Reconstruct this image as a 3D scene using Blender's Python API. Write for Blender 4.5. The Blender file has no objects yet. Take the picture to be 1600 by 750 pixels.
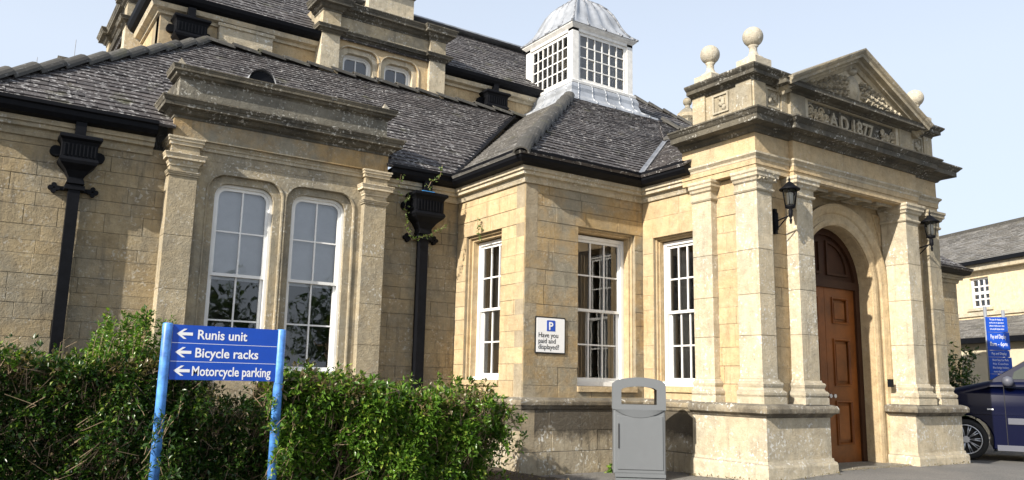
import bpy, bmesh, math, random
import numpy as np
from mathutils import Vector as V, Matrix, geometry
random.seed(7); rng = np.random.default_rng(7)
S = bpy.context.scene; COL = S.collection; PI = math.pi; rad = math.radians

# ------------------------------------------------------------ camera, sky, sun, exposure
cd = bpy.data.cameras.new('camera'); cam = bpy.data.objects.new('camera', cd); COL.objects.link(cam); S.camera = cam
yaw, pit, rol = rad(34.0), rad(9.96), rad(1.17)
f0 = V((math.sin(yaw), math.cos(yaw), 0)); r0 = V((math.cos(yaw), -math.sin(yaw), 0)); u0 = V((0, 0, 1))
f2 = f0*math.cos(pit)+u0*math.sin(pit); u2 = u0*math.cos(pit)-f0*math.sin(pit)
r3 = r0*math.cos(rol)+u2*math.sin(rol); u3 = u2*math.cos(rol)-r0*math.sin(rol)
cam.matrix_world = Matrix(((r3.x, u3.x, -f2.x, 0), (r3.y, u3.y, -f2.y, 0), (r3.z, u3.z, -f2.z, 1.25), (0, 0, 0, 1)))
cd.sensor_width = 36; cd.lens = 1269*36/1600; cd.clip_end = 3000; cd.clip_start = .05
S.render.resolution_x = 1024; S.render.resolution_y = 480
EL, AZ = 30.0, 14.5      # sun height; angle at which it rakes the front walls
sdir = V((-math.cos(rad(AZ))*math.cos(rad(EL)), -math.sin(rad(AZ))*math.cos(rad(EL)), math.sin(rad(EL))))
W = bpy.data.worlds.new('World'); S.world = W; W.use_nodes = True
wn = W.node_tree.nodes; bg = wn['Background']; sky = wn.new('ShaderNodeTexSky'); sky.sky_type = 'NISHITA'; sky.sun_disc = False
sky.sun_elevation = rad(EL); sky.sun_rotation = math.atan2(sdir.x, sdir.y); sky.air_density = 1.0; sky.dust_density = 3.5; sky.ozone_density = 1.2
hz_ = wn.new('ShaderNodeMix'); hz_.data_type = 'RGBA'; tc_ = wn.new('ShaderNodeTexCoord'); sx_ = wn.new('ShaderNodeSeparateXYZ'); mr_ = wn.new('ShaderNodeMapRange'); W.node_tree.links.new(tc_.outputs['Generated'], sx_.inputs[0]); W.node_tree.links.new(sx_.outputs[2], mr_.inputs[0]); mr_.inputs[1].default_value = .35; mr_.inputs[2].default_value = 1; mr_.inputs[3].default_value = .7; mr_.inputs[4].default_value = .25; W.node_tree.links.new(mr_.outputs[0], hz_.inputs[0]); hz_.inputs[7].default_value = (6.25, 6.95, 8.0, 1)   # thin high haze over the whole dome
W.node_tree.links.new(sky.outputs[0], hz_.inputs[6]); W.node_tree.links.new(hz_.outputs[2], bg.inputs[0]); bg.inputs[1].default_value = .096
sl = bpy.data.lights.new('sun', 'SUN'); so = bpy.data.objects.new('sun', sl); COL.objects.link(so)
sl.energy = 5.0; sl.angle = rad(.53); sl.color = (1, .93, .82); so.rotation_euler = sdir.to_track_quat('Z', 'Y').to_euler()
S.view_settings.view_transform = 'Standard'; S.view_settings.look = 'None'; S.view_settings.exposure = .68; S.view_settings.gamma = 1
S.render.engine = 'CYCLES'

# ------------------------------------------------------------ materials
def nodes(name):
    m = bpy.data.materials.new(name); m.use_nodes = True; t = m.node_tree
    return m, t, t.nodes['Principled BSDF']
def N(t, typ, **k):
    n = t.nodes.new('ShaderNode'+typ)
    for a, b in k.items(): setattr(n, a, b)
    return n
def mixc(t, fac, a, b, mode='MIX'):
    n = N(t, 'Mix', data_type='RGBA', blend_type=mode)
    for i, x in ((0, fac), (6, a), (7, b)):
        if hasattr(x, 'is_output') or hasattr(x, 'links'): t.links.new(x, n.inputs[i])
        else: n.inputs[i].default_value = x if i == 0 else (*x, 1)
    return n.outputs[2]
def noise(t, vec, scale, detail=4, rough=.6):
    n = N(t, 'TexNoise'); n.inputs['Scale'].default_value = scale; n.inputs['Detail'].default_value = detail; n.inputs['Roughness'].default_value = rough
    t.links.new(vec, n.inputs['Vector']); return n.outputs[0]
def ramp(t, fac, a, b):
    n = N(t, 'MapRange'); n.inputs[1].default_value = a; n.inputs[2].default_value = b; t.links.new(fac, n.inputs[0]); return n.outputs[0]
def scalev(t, vec, s):
    n = N(t, 'Mapping'); n.inputs['Scale'].default_value = s; t.links.new(vec, n.inputs[0]); return n.outputs[0]
def math_(t, op, a, b):
    n = N(t, 'Math', operation=op)
    for i, x in ((0, a), (1, b)):
        if hasattr(x, 'links'): t.links.new(x, n.inputs[i])
        else: n.inputs[i].default_value = x
    return n.outputs[0]
def bump(t, p, h, strength, dist):
    n = N(t, 'Bump'); n.inputs['Strength'].default_value = strength; n.inputs['Distance'].default_value = dist
    t.links.new(h, n.inputs['Height']); t.links.new(n.outputs[0], p.inputs['Normal'])
def stone(name, c1, c2, grey=(.34, .32, .27), gamt=.5, dark=(.07, .065, .055), damt=.2, white=.1, vary=.5, topdark=.7):
    vary = .6
    m, t, p = nodes(name); pos = N(t, 'NewGeometry').outputs['Position']; nrm = N(t, 'NewGeometry').outputs['Normal']
    oi = math_(t, 'FRACT', math_(t, 'ADD', N(t, 'ObjectInfo').outputs['Random'], N(t, 'NewGeometry').outputs['Random Per Island']), 0)
    c = mixc(t, math_(t, 'MULTIPLY', oi, vary), c1, c2)
    ob = math_(t, 'FRACT', math_(t, 'MULTIPLY', oi, 7.31), 0); c = mixc(t, ramp(t, ob, 0, 1), mixc(t, 1, c, (.9, .91, .92), 'MULTIPLY'), mixc(t, 1, c, (1.08, 1.07, 1.05), 'MULTIPLY'))
    n1 = noise(t, pos, 1.3, 5, .65); c = mixc(t, math_(t, 'MULTIPLY', ramp(t, n1, .42, .62), gamt), c, grey)
    n5 = noise(t, pos, 7, 7, .75); c = mixc(t, ramp(t, n5, .3, .72), mixc(t, 1, c, (.74, .71, .66), 'MULTIPLY'), mixc(t, 1, c, (1.2, 1.19, 1.15), 'MULTIPLY'))
    st = noise(t, scalev(t, pos, (5, 5, .7)), 1.6, 5, .7)
    c = mixc(t, math_(t, 'MULTIPLY', ramp(t, st, .55, .75), damt), c, dark)
    sp = noise(t, pos, 22, 3, .6); c = mixc(t, math_(t, 'MULTIPLY', ramp(t, sp, .66, .7), .55), c, (.2, .15, .085))
    # lichen and soot where the stone faces the sky
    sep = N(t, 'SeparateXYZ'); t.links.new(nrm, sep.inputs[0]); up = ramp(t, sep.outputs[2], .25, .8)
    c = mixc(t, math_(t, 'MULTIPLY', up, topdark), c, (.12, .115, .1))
    li = noise(t, pos, 24, 3, .55); lim = ramp(t, li, .575, .62)
    lm = ramp(t, noise(t, pos, 3.1, 3, .6), .45, .6)
    c = mixc(t, math_(t, 'MULTIPLY', math_(t, 'MULTIPLY', lim, lm), white), c, (.62, .61, .56))
    t.links.new(c, p.inputs['Base Color']); p.inputs['Roughness'].default_value = .93
    h = math_(t, 'ADD', noise(t, pos, 38, 6, .7), math_(t, 'MULTIPLY', n5, 1.5)); bump(t, p, h, .75, .016)
    return m
def stained(m, z0, z1, amt):
    t = m.node_tree; p = t.nodes['Principled BSDF']; src = p.inputs['Base Color'].links[0].from_socket; pos = N(t, 'NewGeometry').outputs['Position']
    sp = N(t, 'SeparateXYZ'); t.links.new(pos, sp.inputs[0]); z = math_(t, 'ADD', sp.outputs[2], math_(t, 'MULTIPLY', noise(t, pos, 2.2, 5, .7), .7))
    k = math_(t, 'MULTIPLY', ramp(t, z, z0, z0+.16), math_(t, 'SUBTRACT', 1, ramp(t, z, z1, z1+.25)))
    t.links.new(mixc(t, math_(t, 'MULTIPLY', k, amt), src, (.045, .038, .03)), p.inputs['Base Color'])
M = {}
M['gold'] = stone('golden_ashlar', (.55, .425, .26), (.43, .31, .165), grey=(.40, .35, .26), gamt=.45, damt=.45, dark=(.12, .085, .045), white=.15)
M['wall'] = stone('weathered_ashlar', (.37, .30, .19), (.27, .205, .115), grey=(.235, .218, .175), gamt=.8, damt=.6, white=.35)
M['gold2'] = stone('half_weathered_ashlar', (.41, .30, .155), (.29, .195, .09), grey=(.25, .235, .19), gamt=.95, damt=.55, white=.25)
M['grey'] = stone('grey_dressed_stone', (.42, .36, .255), (.34, .285, .195), grey=(.25, .235, .195), gamt=.8, damt=.5, white=.55)
M['pale'] = stone('pale_dressed_stone', (.58, .51, .385), (.48, .405, .285), grey=(.36, .34, .285), gamt=.65, damt=.5, dark=(.12, .105, .08), white=.9, topdark=.5)
M['soot'] = stone('sooty_cornice_stone', (.14, .126, .098), (.09, .082, .066), grey=(.055, .053, .046), gamt=.9, damt=.8, dark=(.03, .028, .024), white=.6, topdark=.6)
M['dirty'] = stone('dirty_plinth_stone', (.42, .36, .26), (.32, .265, .18), gamt=.5, damt=.9, dark=(.04, .034, .027), white=.95)
stained(M['dirty'], .78, 1.22, .85)
M['house'] = stone('pale_house_stone', (.66, .56, .39), (.62, .52, .36), grey=(.55, .49, .38), gamt=.3, damt=.15, white=0)
M['mortar'] = stone('mortar', (.33, .275, .19), (.30, .245, .165), gamt=.4, damt=.2)
M['parapet'] = stone('grey_parapet_stone', (.20, .19, .16), (.16, .15, .125), grey=(.11, .107, .095), gamt=.8, damt=.7, dark=(.05, .047, .04), white=.5)
M['carve'] = stone('carved_stone', (.42, .38, .30), (.38, .34, .26), gamt=.4, damt=.4, dark=(.03, .03, .025), white=.3)
M['ball'] = stone('painted_stone_ball', (.52, .475, .39), (.48, .44, .36), grey=(.36, .34, .29), gamt=.5, damt=.4, white=.6, topdark=.1)
def simple(name, col, rough=.5, metal=0, var=0, vscale=6, spec=.5, coat=0, bmp=0):
    m, t, p = nodes(name); p.inputs['Roughness'].default_value = rough; p.inputs['Metallic'].default_value = metal
    p.inputs['Specular IOR Level'].default_value = spec; p.inputs['Coat Weight'].default_value = coat
    pos = N(t, 'NewGeometry').outputs['Position']; n = noise(t, pos, vscale, 5, .65)
    c = mixc(t, ramp(t, n, .3, .7), tuple(x*(1-var) for x in col), tuple(min(1, x*(1+var)) for x in col))
    t.links.new(c, p.inputs['Base Color'])
    if bmp: bump(t, p, noise(t, pos, vscale*8, 4, .6), .4, bmp)
    return m
M['iron'] = simple('black_painted_iron', (.004, .0045, .0065), .6, 0, .35, 12, spec=.14, bmp=.001)
M['white'] = simple('white_gloss_paint', (.78, .78, .76), .35, 0, .06, 5)
M['oldwhite'] = simple('flaking_white_paint', (.72, .71, .68), .55, 0, .16, 9, bmp=.003)
M['lead'] = simple('weathered_lead', (.36, .38, .41), .45, .3, .35, 2.2, bmp=.0015)
M['leadroll'] = simple('dark_lead_seam', (.2, .21, .23), .5, .2, .3, 4)
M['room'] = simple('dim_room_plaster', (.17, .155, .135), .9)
M['blind'] = simple('white_window_blind', (.9, .91, .93), .85, var=.05)
M['curtain'] = simple('pale_curtain', (.55, .52, .46), .9, var=.1)
M['board'] = simple('beige_board', (.55, .42, .28), .8, var=.05)
M['wood'] = simple('varnished_door_wood', (.175, .052, .008), .45, 0, .4, 2.2, spec=.3)
M['darkwood'] = simple('dark_door_frame', (.045, .018, .008), .6, 0, .3, 3, spec=.2)
M['bluep'] = simple('blue_sign_enamel', (.008, .068, .44), .35, var=.05)
M['bluepost'] = simple('faded_blue_post_paint', (.09, .27, .74), .42, var=.5, vscale=9)
M['signwhite'] = simple('white_sign_vinyl', (.8, .8, .8), .45)
M['black'] = simple('black_lettering', (.01, .01, .01), .5)
M['bin'] = simple('grey_bin_plastic', (.125, .134, .142), .45, var=.05, vscale=3, bmp=.0006)
M['bindark'] = simple('dark_grey_bin_lining', (.02, .02, .022), .6)
M['carpaint'] = simple('dark_blue_car_paint', (.001, .0025, .020), .3, 0, .04, spec=.15, coat=.12)
M['rubber'] = simple('black_rubber', (.012, .012, .012), .75)
M['alloy'] = simple('alloy_wheel_metal', (.55, .56, .58), .3, .8)
M['trim'] = simple('grey_car_trim', (.09, .095, .12), .5)
M['bark'] = simple('grey_brown_twigs', (.20, .145, .09), .9, var=.4, vscale=20)
M['bucket'] = simple('blue_plastic', (.05, .25, .6), .5)
M['soil'] = simple('dark_soil', (.045, .032, .022), .95, var=.5, vscale=9, bmp=.03)
M['render'] = simple('cream_render', (.55, .49, .36), .9, var=.12, vscale=2)
M['steel'] = simple('galvanised_steel', (.35, .37, .4), .5, .5, .1)
def asphalt():
    m, t, p = nodes('grey_asphalt'); pos = N(t, 'NewGeometry').outputs['Position']
    c = mixc(t, ramp(t, noise(t, pos, 90, 3, .7), .35, .7), (.075, .073, .07), (.20, .195, .185))
    c = mixc(t, ramp(t, noise(t, pos, .9, 5, .6), .4, .7), c, mixc(t, 1, c, (1.35, 1.3, 1.25), 'MULTIPLY'))
    t.links.new(c, p.inputs['Base Color']); p.inputs['Roughness'].default_value = .92; bump(t, p, noise(t, pos, 110, 3, .7), .7, .012); return m
M['asphalt'] = asphalt()
def slate(name, a, b, lich, la=.6):
    m, t, p = nodes(name); g = N(t, 'NewGeometry'); pos = g.outputs['Position']
    r = N(t, 'MixRGB') if 0 else math_(t, 'FRACT', math_(t, 'ADD', g.outputs['Random Per Island'], N(t, 'ObjectInfo').outputs['Random']), 0)
    c = mixc(t, r, a, b); n = noise(t, pos, 5, 5, .7); c = mixc(t, ramp(t, n, .35, .7), c, mixc(t, 1, c, (1.3, 1.28, 1.25), 'MULTIPLY'))
    l1 = ramp(t, noise(t, scalev(t, pos, (1, 1, 1.5)), 15, 5, .62), la, la+.035); l2 = ramp(t, noise(t, pos, 1.1, 3, .5), .25, .5)
    c = mixc(t, math_(t, 'MULTIPLY', math_(t, 'MULTIPLY', l1, l2), lich), c, (.36, .355, .35))
    c = mixc(t, math_(t, 'MULTIPLY', ramp(t, noise(t, pos, 2.3, 4, .6), .6, .72), .6), c, (.085, .085, .04))
    t.links.new(c, p.inputs['Base Color']); p.inputs['Roughness'].default_value = .75; bump(t, p, noise(t, pos, 45, 4, .7), .5, .008); return m
M['slate'] = slate('lichened_stone_slate', (.030, .027, .028), (.07, .063, .063), .95, .57)
M['slate2'] = slate('pale_lichened_slate', (.10, .097, .092), (.17, .163, .152), .6, .57)
M['hip'] = slate('mossy_ridge_tile', (.035, .033, .029), (.06, .057, .05), .3)
def leafmat(name, a, b, y):
    m, t, p = nodes(name); g = N(t, 'NewGeometry'); r = g.outputs['Random Per Island']
    c = mixc(t, r, a, b); c = mixc(t, ramp(t, r, .86, .97), c, y)
    c = mixc(t, ramp(t, noise(t, g.outputs['Position'], 2.5, 3), .35, .65), mixc(t, 1, c, (.5, .58, .5), 'MULTIPLY'), c)
    t.links.new(c, p.inputs['Base Color']); p.inputs['Roughness'].default_value = .32
    tr = N(t, 'BsdfTranslucent'); t.links.new(mixc(t, 1, c, (1.3, 1.5, .5), 'MULTIPLY'), tr.inputs[0]); mx = N(t, 'MixShader'); mx.inputs[0].default_value = .28
    t.links.new(p.outputs[0], mx.inputs[1]); t.links.new(tr.outputs[0], mx.inputs[2]); t.links.new(mx.outputs[0], t.nodes['Material Output'].inputs[0]); return m
M['leaf'] = leafmat('evergreen_leaves', (.018, .05, .011), (.07, .14, .024), (.26, .32, .07))
M['leaf2'] = leafmat('bright_evergreen_leaves', (.05, .12, .015), (.19, .33, .045), (.42, .48, .09))
M['dryleaf'] = leafmat('dry_leaves', (.16, .12, .06), (.24, .19, .10), (.1, .07, .04))
M['ivy'] = leafmat('ivy_leaves', (.14, .2, .06), (.25, .3, .12), (.35, .38, .2))
def glass(name, tint=(.9, .93, .95), f=1.5):
    m = bpy.data.materials.new(name); m.use_nodes = True; t = m.node_tree; t.nodes.remove(t.nodes['Principled BSDF'])
    a = N(t, 'BsdfTransparent'); a.inputs[0].default_value = (*tint, 1); b = N(t, 'BsdfGlossy'); b.inputs['Roughness'].default_value = .015
    fr = N(t, 'Fresnel'); fr.inputs[0].default_value = f; mx = N(t, 'MixShader')
    pos = N(t, 'NewGeometry').outputs['Position']; bp = N(t, 'Bump'); bp.inputs['Strength'].default_value = .12; bp.inputs['Distance'].default_value = .01
    t.links.new(noise(t, pos, 2.5, 2), bp.inputs['Height']); t.links.new(bp.outputs[0], b.inputs['Normal'])
    t.links.new(fr.outputs[0], mx.inputs[0]); t.links.new(a.outputs[0], mx.inputs[1]); t.links.new(b.outputs[0], mx.inputs[2])
    t.links.new(mx.outputs[0], t.nodes['Material Output'].inputs[0]); return m
M['glass'] = glass('window_glass', (.96, .97, .98), 2.15)
M['frost'] = glass('lantern_glass', (.92, .92, .88), 1.7)

# ------------------------------------------------------------ building blocks
WM = {}
def finish(o, parent, label=None, kind=None):
    COL.objects.link(o)
    if parent is not None: o.parent = parent; o.matrix_parent_inverse = WM[parent].inverted()
    if label: o['label'] = label
    if kind: o['kind'] = kind
    WM[o] = Matrix.Translation(o.location) if tuple(o.rotation_euler) == (0, 0, 0) else Matrix.LocRotScale(o.location, o.rotation_euler, None)
    return o
def thing(name, label, cat, loc, group=None, rz=0):
    o = bpy.data.objects.new(name, None); o.location = loc; o.rotation_euler = (0, 0, rz); o.empty_display_size = .2
    o['label'] = label; o['category'] = cat
    if group: o['group'] = group
    return finish(o, None)
class MB:
    def __init__(s): s.v = []; s.f = []; s.sm = []
    def add(s, vs, fs, smooth=False):
        k = len(s.v); s.v += [tuple(x) for x in vs]; s.f += [[i+k for i in f] for f in fs]; s.sm += [smooth]*len(fs); return s
    def box(s, x0, x1, y0, y1, z0, z1, F=None):
        vs = [(x, y, z) for z in (z0, z1) for y in (y0, y1) for x in (x0, x1)]
        if F: vs = [F(*p) for p in vs]
        return s.add(vs, [(0, 2, 3, 1), (4, 5, 7, 6), (0, 1, 5, 4), (2, 6, 7, 3), (0, 4, 6, 2), (1, 3, 7, 5)])
    def bar(s, p, q, r, n=6, r2=None, smooth=True):
        p, q = V(p), V(q); d = (q-p).normalized(); a = d.orthogonal().normalized(); b = d.cross(a); r2 = r if r2 is None else r2
        vs = [p+(a*math.cos(2*PI*i/n)+b*math.sin(2*PI*i/n))*r for i in range(n)]+[q+(a*math.cos(2*PI*i/n)+b*math.sin(2*PI*i/n))*r2 for i in range(n)]
        s.add(vs, [(i, (i+1) % n, n+(i+1) % n, n+i) for i in range(n)], smooth); return s.add(vs, [list(range(n))[::-1], list(range(n, 2*n))])
    def lathe(s, prof, c, n=24, smooth=True, rot=0):
        vs = [(c[0]+r*math.cos(2*PI*i/n+rot), c[1]+r*math.sin(2*PI*i/n+rot), c[2]+z) for r, z in prof for i in range(n)]
        fs = [(j*n+i, j*n+(i+1) % n, (j+1)*n+(i+1) % n, (j+1)*n+i) for j in range(len(prof)-1) for i in range(n)]
        s.add(vs, fs, smooth); m = len(prof)-1
        return s.add(vs, [list(range(n))[::-1], [m*n+i for i in range(n)]])
    def mesh(s, name, mat, recalc=True):
        me = bpy.data.meshes.new(name); me.from_pydata(s.v, [], s.f)
        me.polygons.foreach_set('use_smooth', s.sm)
        if recalc:
            b = bmesh.new(); b.from_mesh(me); bmesh.ops.remove_doubles(b, verts=b.verts, dist=1e-5); bmesh.ops.recalc_face_normals(b, faces=b.faces); b.to_mesh(me); b.free()
        me.materials.append(mat); return me
    def build(s, name, mat, parent, label=None, kind=None, recalc=True):
        return finish(bpy.data.objects.new(name, s.mesh(name, mat, recalc)), parent, label, kind)
class Fr:
    def __init__(s, o, u, v, n): s.o, s.u, s.v, s.n = V(o), V(u), V(v), V(n)
    def __call__(s, a, b, c=0): return s.o+s.u*a+s.v*b+s.n*c
    def plan(s): return Fr(s.o, s.u, -s.n, s.v)
FW = lambda Y: Fr((0, Y, 0), (1, 0, 0), (0, 0, 1), (0, -1, 0))        # wall facing the front, a = x
LW = lambda X: Fr((X, 0, 0), (0, -1, 0), (0, 0, 1), (-1, 0, 0))       # wall facing left, a = -y
PL = Fr((0, 0, 0), (1, 0, 0), (0, 1, 0), (0, 0, 1))
def sweep(mb, prof, path, F=PL, closed=False, smooth=False):
    n = len(path); pts = [V(p) for p in path]; k = len(prof); vs = []
    def rn(a, b): d = (b-a).normalized(); return V((d.y, -d.x))
    for i in range(n):
        if closed: a, b = rn(pts[i-1], pts[i]), rn(pts[i], pts[(i+1) % n])
        else:
            a = rn(pts[i-1], pts[i]) if i else rn(pts[0], pts[1]); b = rn(pts[i], pts[i+1]) if i < n-1 else a
        m = (a+b)/max(.2, 1+a.dot(b))
        vs += [F(pts[i].x+m.x*p, pts[i].y+m.y*p, q) for p, q in prof]
    fs = [(i*k+j, i*k+(j+1) % k, ((i+1) % n)*k+(j+1) % k, ((i+1) % n)*k+j) for i in range(n if closed else n-1) for j in range(k)]
    if not closed: fs += [list(range(k))[::-1], [(n-1)*k+j for j in range(k)]]
    return mb.add(vs, fs, smooth)
def plate(mb, outer, holes, F, c0, c1):
    loops = [outer]+holes; tri = geometry.tessellate_polygon([[V((x, y, 0)) for x, y in l] for l in loops])
    flat = [p for l in loops for p in l]; n = len(flat)
    vs = [F(x, y, c1) for x, y in flat]+[F(x, y, c0) for x, y in flat]
    fs = [list(t) for t in tri]+[[i+n for i in t][::-1] for t in tri]; k = 0
    for l in loops:
        m = len(l); fs += [(k+i, k+(i+1) % m, n+k+(i+1) % m, n+k+i) for i in range(m)]; k += m
    return mb.add(vs, fs)
def rect(a0, a1, b0, b1, r=0, seg=7):
    if not r: return [(a0, b0), (a1, b0), (a1, b1), (a0, b1)]
    p = [(a0, b0), (a1, b0)]
    p += [(a1-r+r*math.cos(t*PI/2/seg), b1-r+r*math.sin(t*PI/2/seg)) for t in range(seg+1)]
    p += [(a0+r-r*math.sin(t*PI/2/seg), b1-r+r*math.cos(t*PI/2/seg)) for t in range(seg+1)]
    return p
def arch(cx, hw, b0, bs, seg=24):
    return [(cx-hw, b0), (cx+hw, b0)]+[(cx+hw*math.cos(PI*i/seg), bs+hw*math.sin(PI*i/seg)) for i in range(seg+1)]
def clip(poly, cv):
    for i in range(len(cv)):
        a, b = cv[i], cv[(i+1) % len(cv)]; out = []
        sd = lambda p: (b[0]-a[0])*(p[1]-a[1])-(b[1]-a[1])*(p[0]-a[0])
        for j in range(len(poly)):
            p, q = poly[j-1], poly[j]; s, t = sd(p), sd(q)
            if (s >= 0) != (t >= 0): k = s/(s-t); out.append((p[0]+(q[0]-p[0])*k, p[1]+(q[1]-p[1])*k))
            if t >= 0: out.append(q)
        poly = out
        if len(poly) < 3: return []
    return poly
def corn(z0, z1, out, back=.1, e=.012):
    h = z1-z0
    return [(-back, z0), (e, z0), (e, z0+.14*h), (out*.28, z0+.24*h), (out*.42, z0+.4*h), (out*.42, z0+.46*h), (out*.8, z0+.5*h), (out*.8, z0+.7*h), (out*.86, z0+.74*h), (out*.93, z0+.86*h), (out, z0+.93*h), (out, z1), (-back, z1+.02)]
def band(z0, z1, out, back=.1): h = z1-z0; return [(-back, z0), (out*.5, z0), (out*.5, z0+.35*h), (out*.8, z0+.45*h), (out*.8, z0+.7*h), (out, z0+.78*h), (out, z1), (-back, z1)]
SC = {}
def stonebox(F, a0, a1, b0, b1, c, depth, mat, parent, name='stone', ch=.0035, key=None):
    L, H = round(a1-a0, 2), round(b1-b0, 2); k = (L, H, depth, mat.name, tuple(F.n))
    if k not in SC:
        m = MB(); l, h = L/2, H/2; o = V((0, 0, 0)); G = Fr(o, F.u, F.v, F.n)
        vs = [G(x, y, z) for x, y, z in [(-l, -h, -depth), (l, -h, -depth), (l, h, -depth), (-l, h, -depth), (-l, -h, -ch), (l, -h, -ch), (l, h, -ch), (-l, h, -ch), (-l+ch, -h+ch, 0), (l-ch, -h+ch, 0), (l-ch, h-ch, 0), (-l+ch, h-ch, 0)]]
        fs = [(0, 3, 2, 1), (8, 9, 10, 11)]+[(i, (i+1) % 4, 4+(i+1) % 4, 4+i) for i in range(4)]+[(4+i, 4+(i+1) % 4, 8+(i+1) % 4, 8+i) for i in range(4)]
        SC[k] = m.add(vs, fs).mesh(name, mat)
    o = bpy.data.objects.new(name, SC[k]); o.location = F((a0+a1)/2, (b0+b1)/2, c); o.scale = V((1, 1, 1))
    return finish(o, parent)
def ashlar(F, a0, a1, z0, z1, holes, mat, parent, course=.29, lmin=.38, lmax=.78, gap=.0025, thick=.22, back=True, wname='wall', bmat=None, seed=1):
    R = random.Random(seed)
    w = MB(); plate(w, rect(a0, a1, z0, z1), [rect(*h) for h in holes], F, -thick, -.012)
    wall = w.build(wname, bmat or M['mortar'], parent)
    cuts = sorted(set([z0, z1]+[z for h in holes for z in (h[2], h[3]) if z0 < z < z1])); zs = [z0]
    for p, q in zip(cuts, cuts[1:]):
        n = max(1, round((q-p)/course)); js = [p+(q-p)*(i+(R.uniform(-.16, .16) if 0 < i < n else 0))/n for i in range(1, n+1)]; zs += js
    off = 0
    for p, q in zip(zs, zs[1:]):
        iv = [(a0, a1)]
        for h in holes:
            if h[2] < (p+q)/2 < h[3]:
                iv = [s for i in iv for s in ((i[0], min(i[1], h[0])), (max(i[0], h[1]), i[1])) if s[1]-s[0] > .03]
        for s, e in iv:
            x = s; first = True
            while x < e-.01:
                l = R.uniform(lmin, lmax)
                if first: l *= R.uniform(.5, 1); first = False
                if e-(x+l) < lmin*.6: l = e-x
                stonebox(F, x+(.009 if abs(x-a0) < 1e-6 else gap/2), min(e, x+l)-(.009 if abs(min(e, x+l)-a1) < 1e-6 else gap/2), p+gap/2, q-gap/2, R.uniform(-.003, .003), .05, mat, wall)
                x += l
    return wall

# ------------------------------------------------------------ the ground
def gz(x, y):
    a = min(1, max(0, (x-6.5)/3.57)); b = min(1, max(0, (9.6-y)/2.6)); c = 1-min(1, max(0, (x-13.4)/2.2))
    return .15*a*b*c
g = MB(); xs = [-400, -60, -12]+[i*.5 for i in range(0, 42)]+[30, 60, 400]; ys = [-400, -60, -12]+[i*.5 for i in range(0, 24)]+[16, 30, 60, 400]
g.add([(x, y, gz(x, y) if -1 < x < 22 and y > 0 else gz(min(max(x, 0), 20), max(y, 0))) for y in ys for x in xs],
      [(j*len(xs)+i, j*len(xs)+i+1, (j+1)*len(xs)+i+1, (j+1)*len(xs)+i) for j in range(len(ys)-1) for i in range(len(xs)-1)], True)
g.build('ground', M['asphalt'], None, None, 'structure')
sb = MB(); nx, ny = 60, 18
sb.add([(-6+12.45*i/nx, 7.75+3.4*j/ny, .01+.05*math.sin(min(1, j/4)*PI/2)+random.uniform(0, .025)) for j in range(ny+1) for i in range(nx+1)],
       [(j*(nx+1)+i, j*(nx+1)+i+1, (j+1)*(nx+1)+i+1, (j+1)*(nx+1)+i) for j in range(ny) for i in range(nx)], True)
sb.build('soil', M['soil'], None, None, 'structure')

# ------------------------------------------------------------ the stone building
B = thing('stone_building', 'old golden stone building with slate roofs, white cupola and pillared entrance porch', 'building', (6.5, 11.3, 0))

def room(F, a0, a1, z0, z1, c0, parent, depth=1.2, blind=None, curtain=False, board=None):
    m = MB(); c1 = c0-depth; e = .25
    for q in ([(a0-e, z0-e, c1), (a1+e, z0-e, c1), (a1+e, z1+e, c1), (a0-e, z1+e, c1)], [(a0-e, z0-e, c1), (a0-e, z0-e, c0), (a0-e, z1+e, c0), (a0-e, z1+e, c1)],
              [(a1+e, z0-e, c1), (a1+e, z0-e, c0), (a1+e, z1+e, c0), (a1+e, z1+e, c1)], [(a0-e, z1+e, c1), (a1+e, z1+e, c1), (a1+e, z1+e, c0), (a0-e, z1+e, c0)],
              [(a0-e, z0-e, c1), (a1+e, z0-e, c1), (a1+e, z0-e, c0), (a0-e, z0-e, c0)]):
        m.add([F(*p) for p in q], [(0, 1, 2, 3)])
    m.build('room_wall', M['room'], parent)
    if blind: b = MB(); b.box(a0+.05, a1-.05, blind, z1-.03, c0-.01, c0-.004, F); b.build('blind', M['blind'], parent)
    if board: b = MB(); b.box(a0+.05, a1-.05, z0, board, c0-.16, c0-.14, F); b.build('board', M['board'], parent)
    if curtain:
        for s in (0, 1):
            b = MB(); n = 24; w = .2
            xs_ = [(a0+.02+w*i/n if s == 0 else a1-.02-w*i/n) for i in range(n+1)]
            b.add([F(x, z, c0-.2+.025*math.sin(i*1.7)) for z in (z0, z1) for i, x in enumerate(xs_)], [(i, i+1, n+2+i, n+1+i) for i in range(n)], True); b.build('curtain', M['curtain'], parent)
def bars(mb, F, a0, a1, z0, z1, cols, rows, c, w=.022, d=.03, zc=None):
    for i in range(1, cols): x = a0+(a1-a0)*i/cols; mb.box(x-w/2, x+w/2, z0, z1, c-d, c, F)
    for j in range(1, rows): z = z0+(z1-z0)*j/rows; mb.box(a0, a1, z-w/2, z+w/2, c-d+.002, c-.002, F)
def panes(F, a0, a1, z0, z1, cols, rows, c, parent, outline=None):
    for i in range(cols):
        for j in range(rows):
            p = rect(a0+(a1-a0)*i/cols, a0+(a1-a0)*(i+1)/cols, z0+(z1-z0)*j/rows, z0+(z1-z0)*(j+1)/rows)
            if outline: p = clip(p, outline)
            if len(p) < 3: continue
            m = MB(); t = [random.uniform(-.0015, .0015) for _ in range(2)]
            m.add([F(x, y, c+t[0]*(x-a0)+t[1]*(y-z0)) for x, y in p], [list(range(len(p)))]); m.build('pane', M['glass'], parent, recalc=False)
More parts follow.
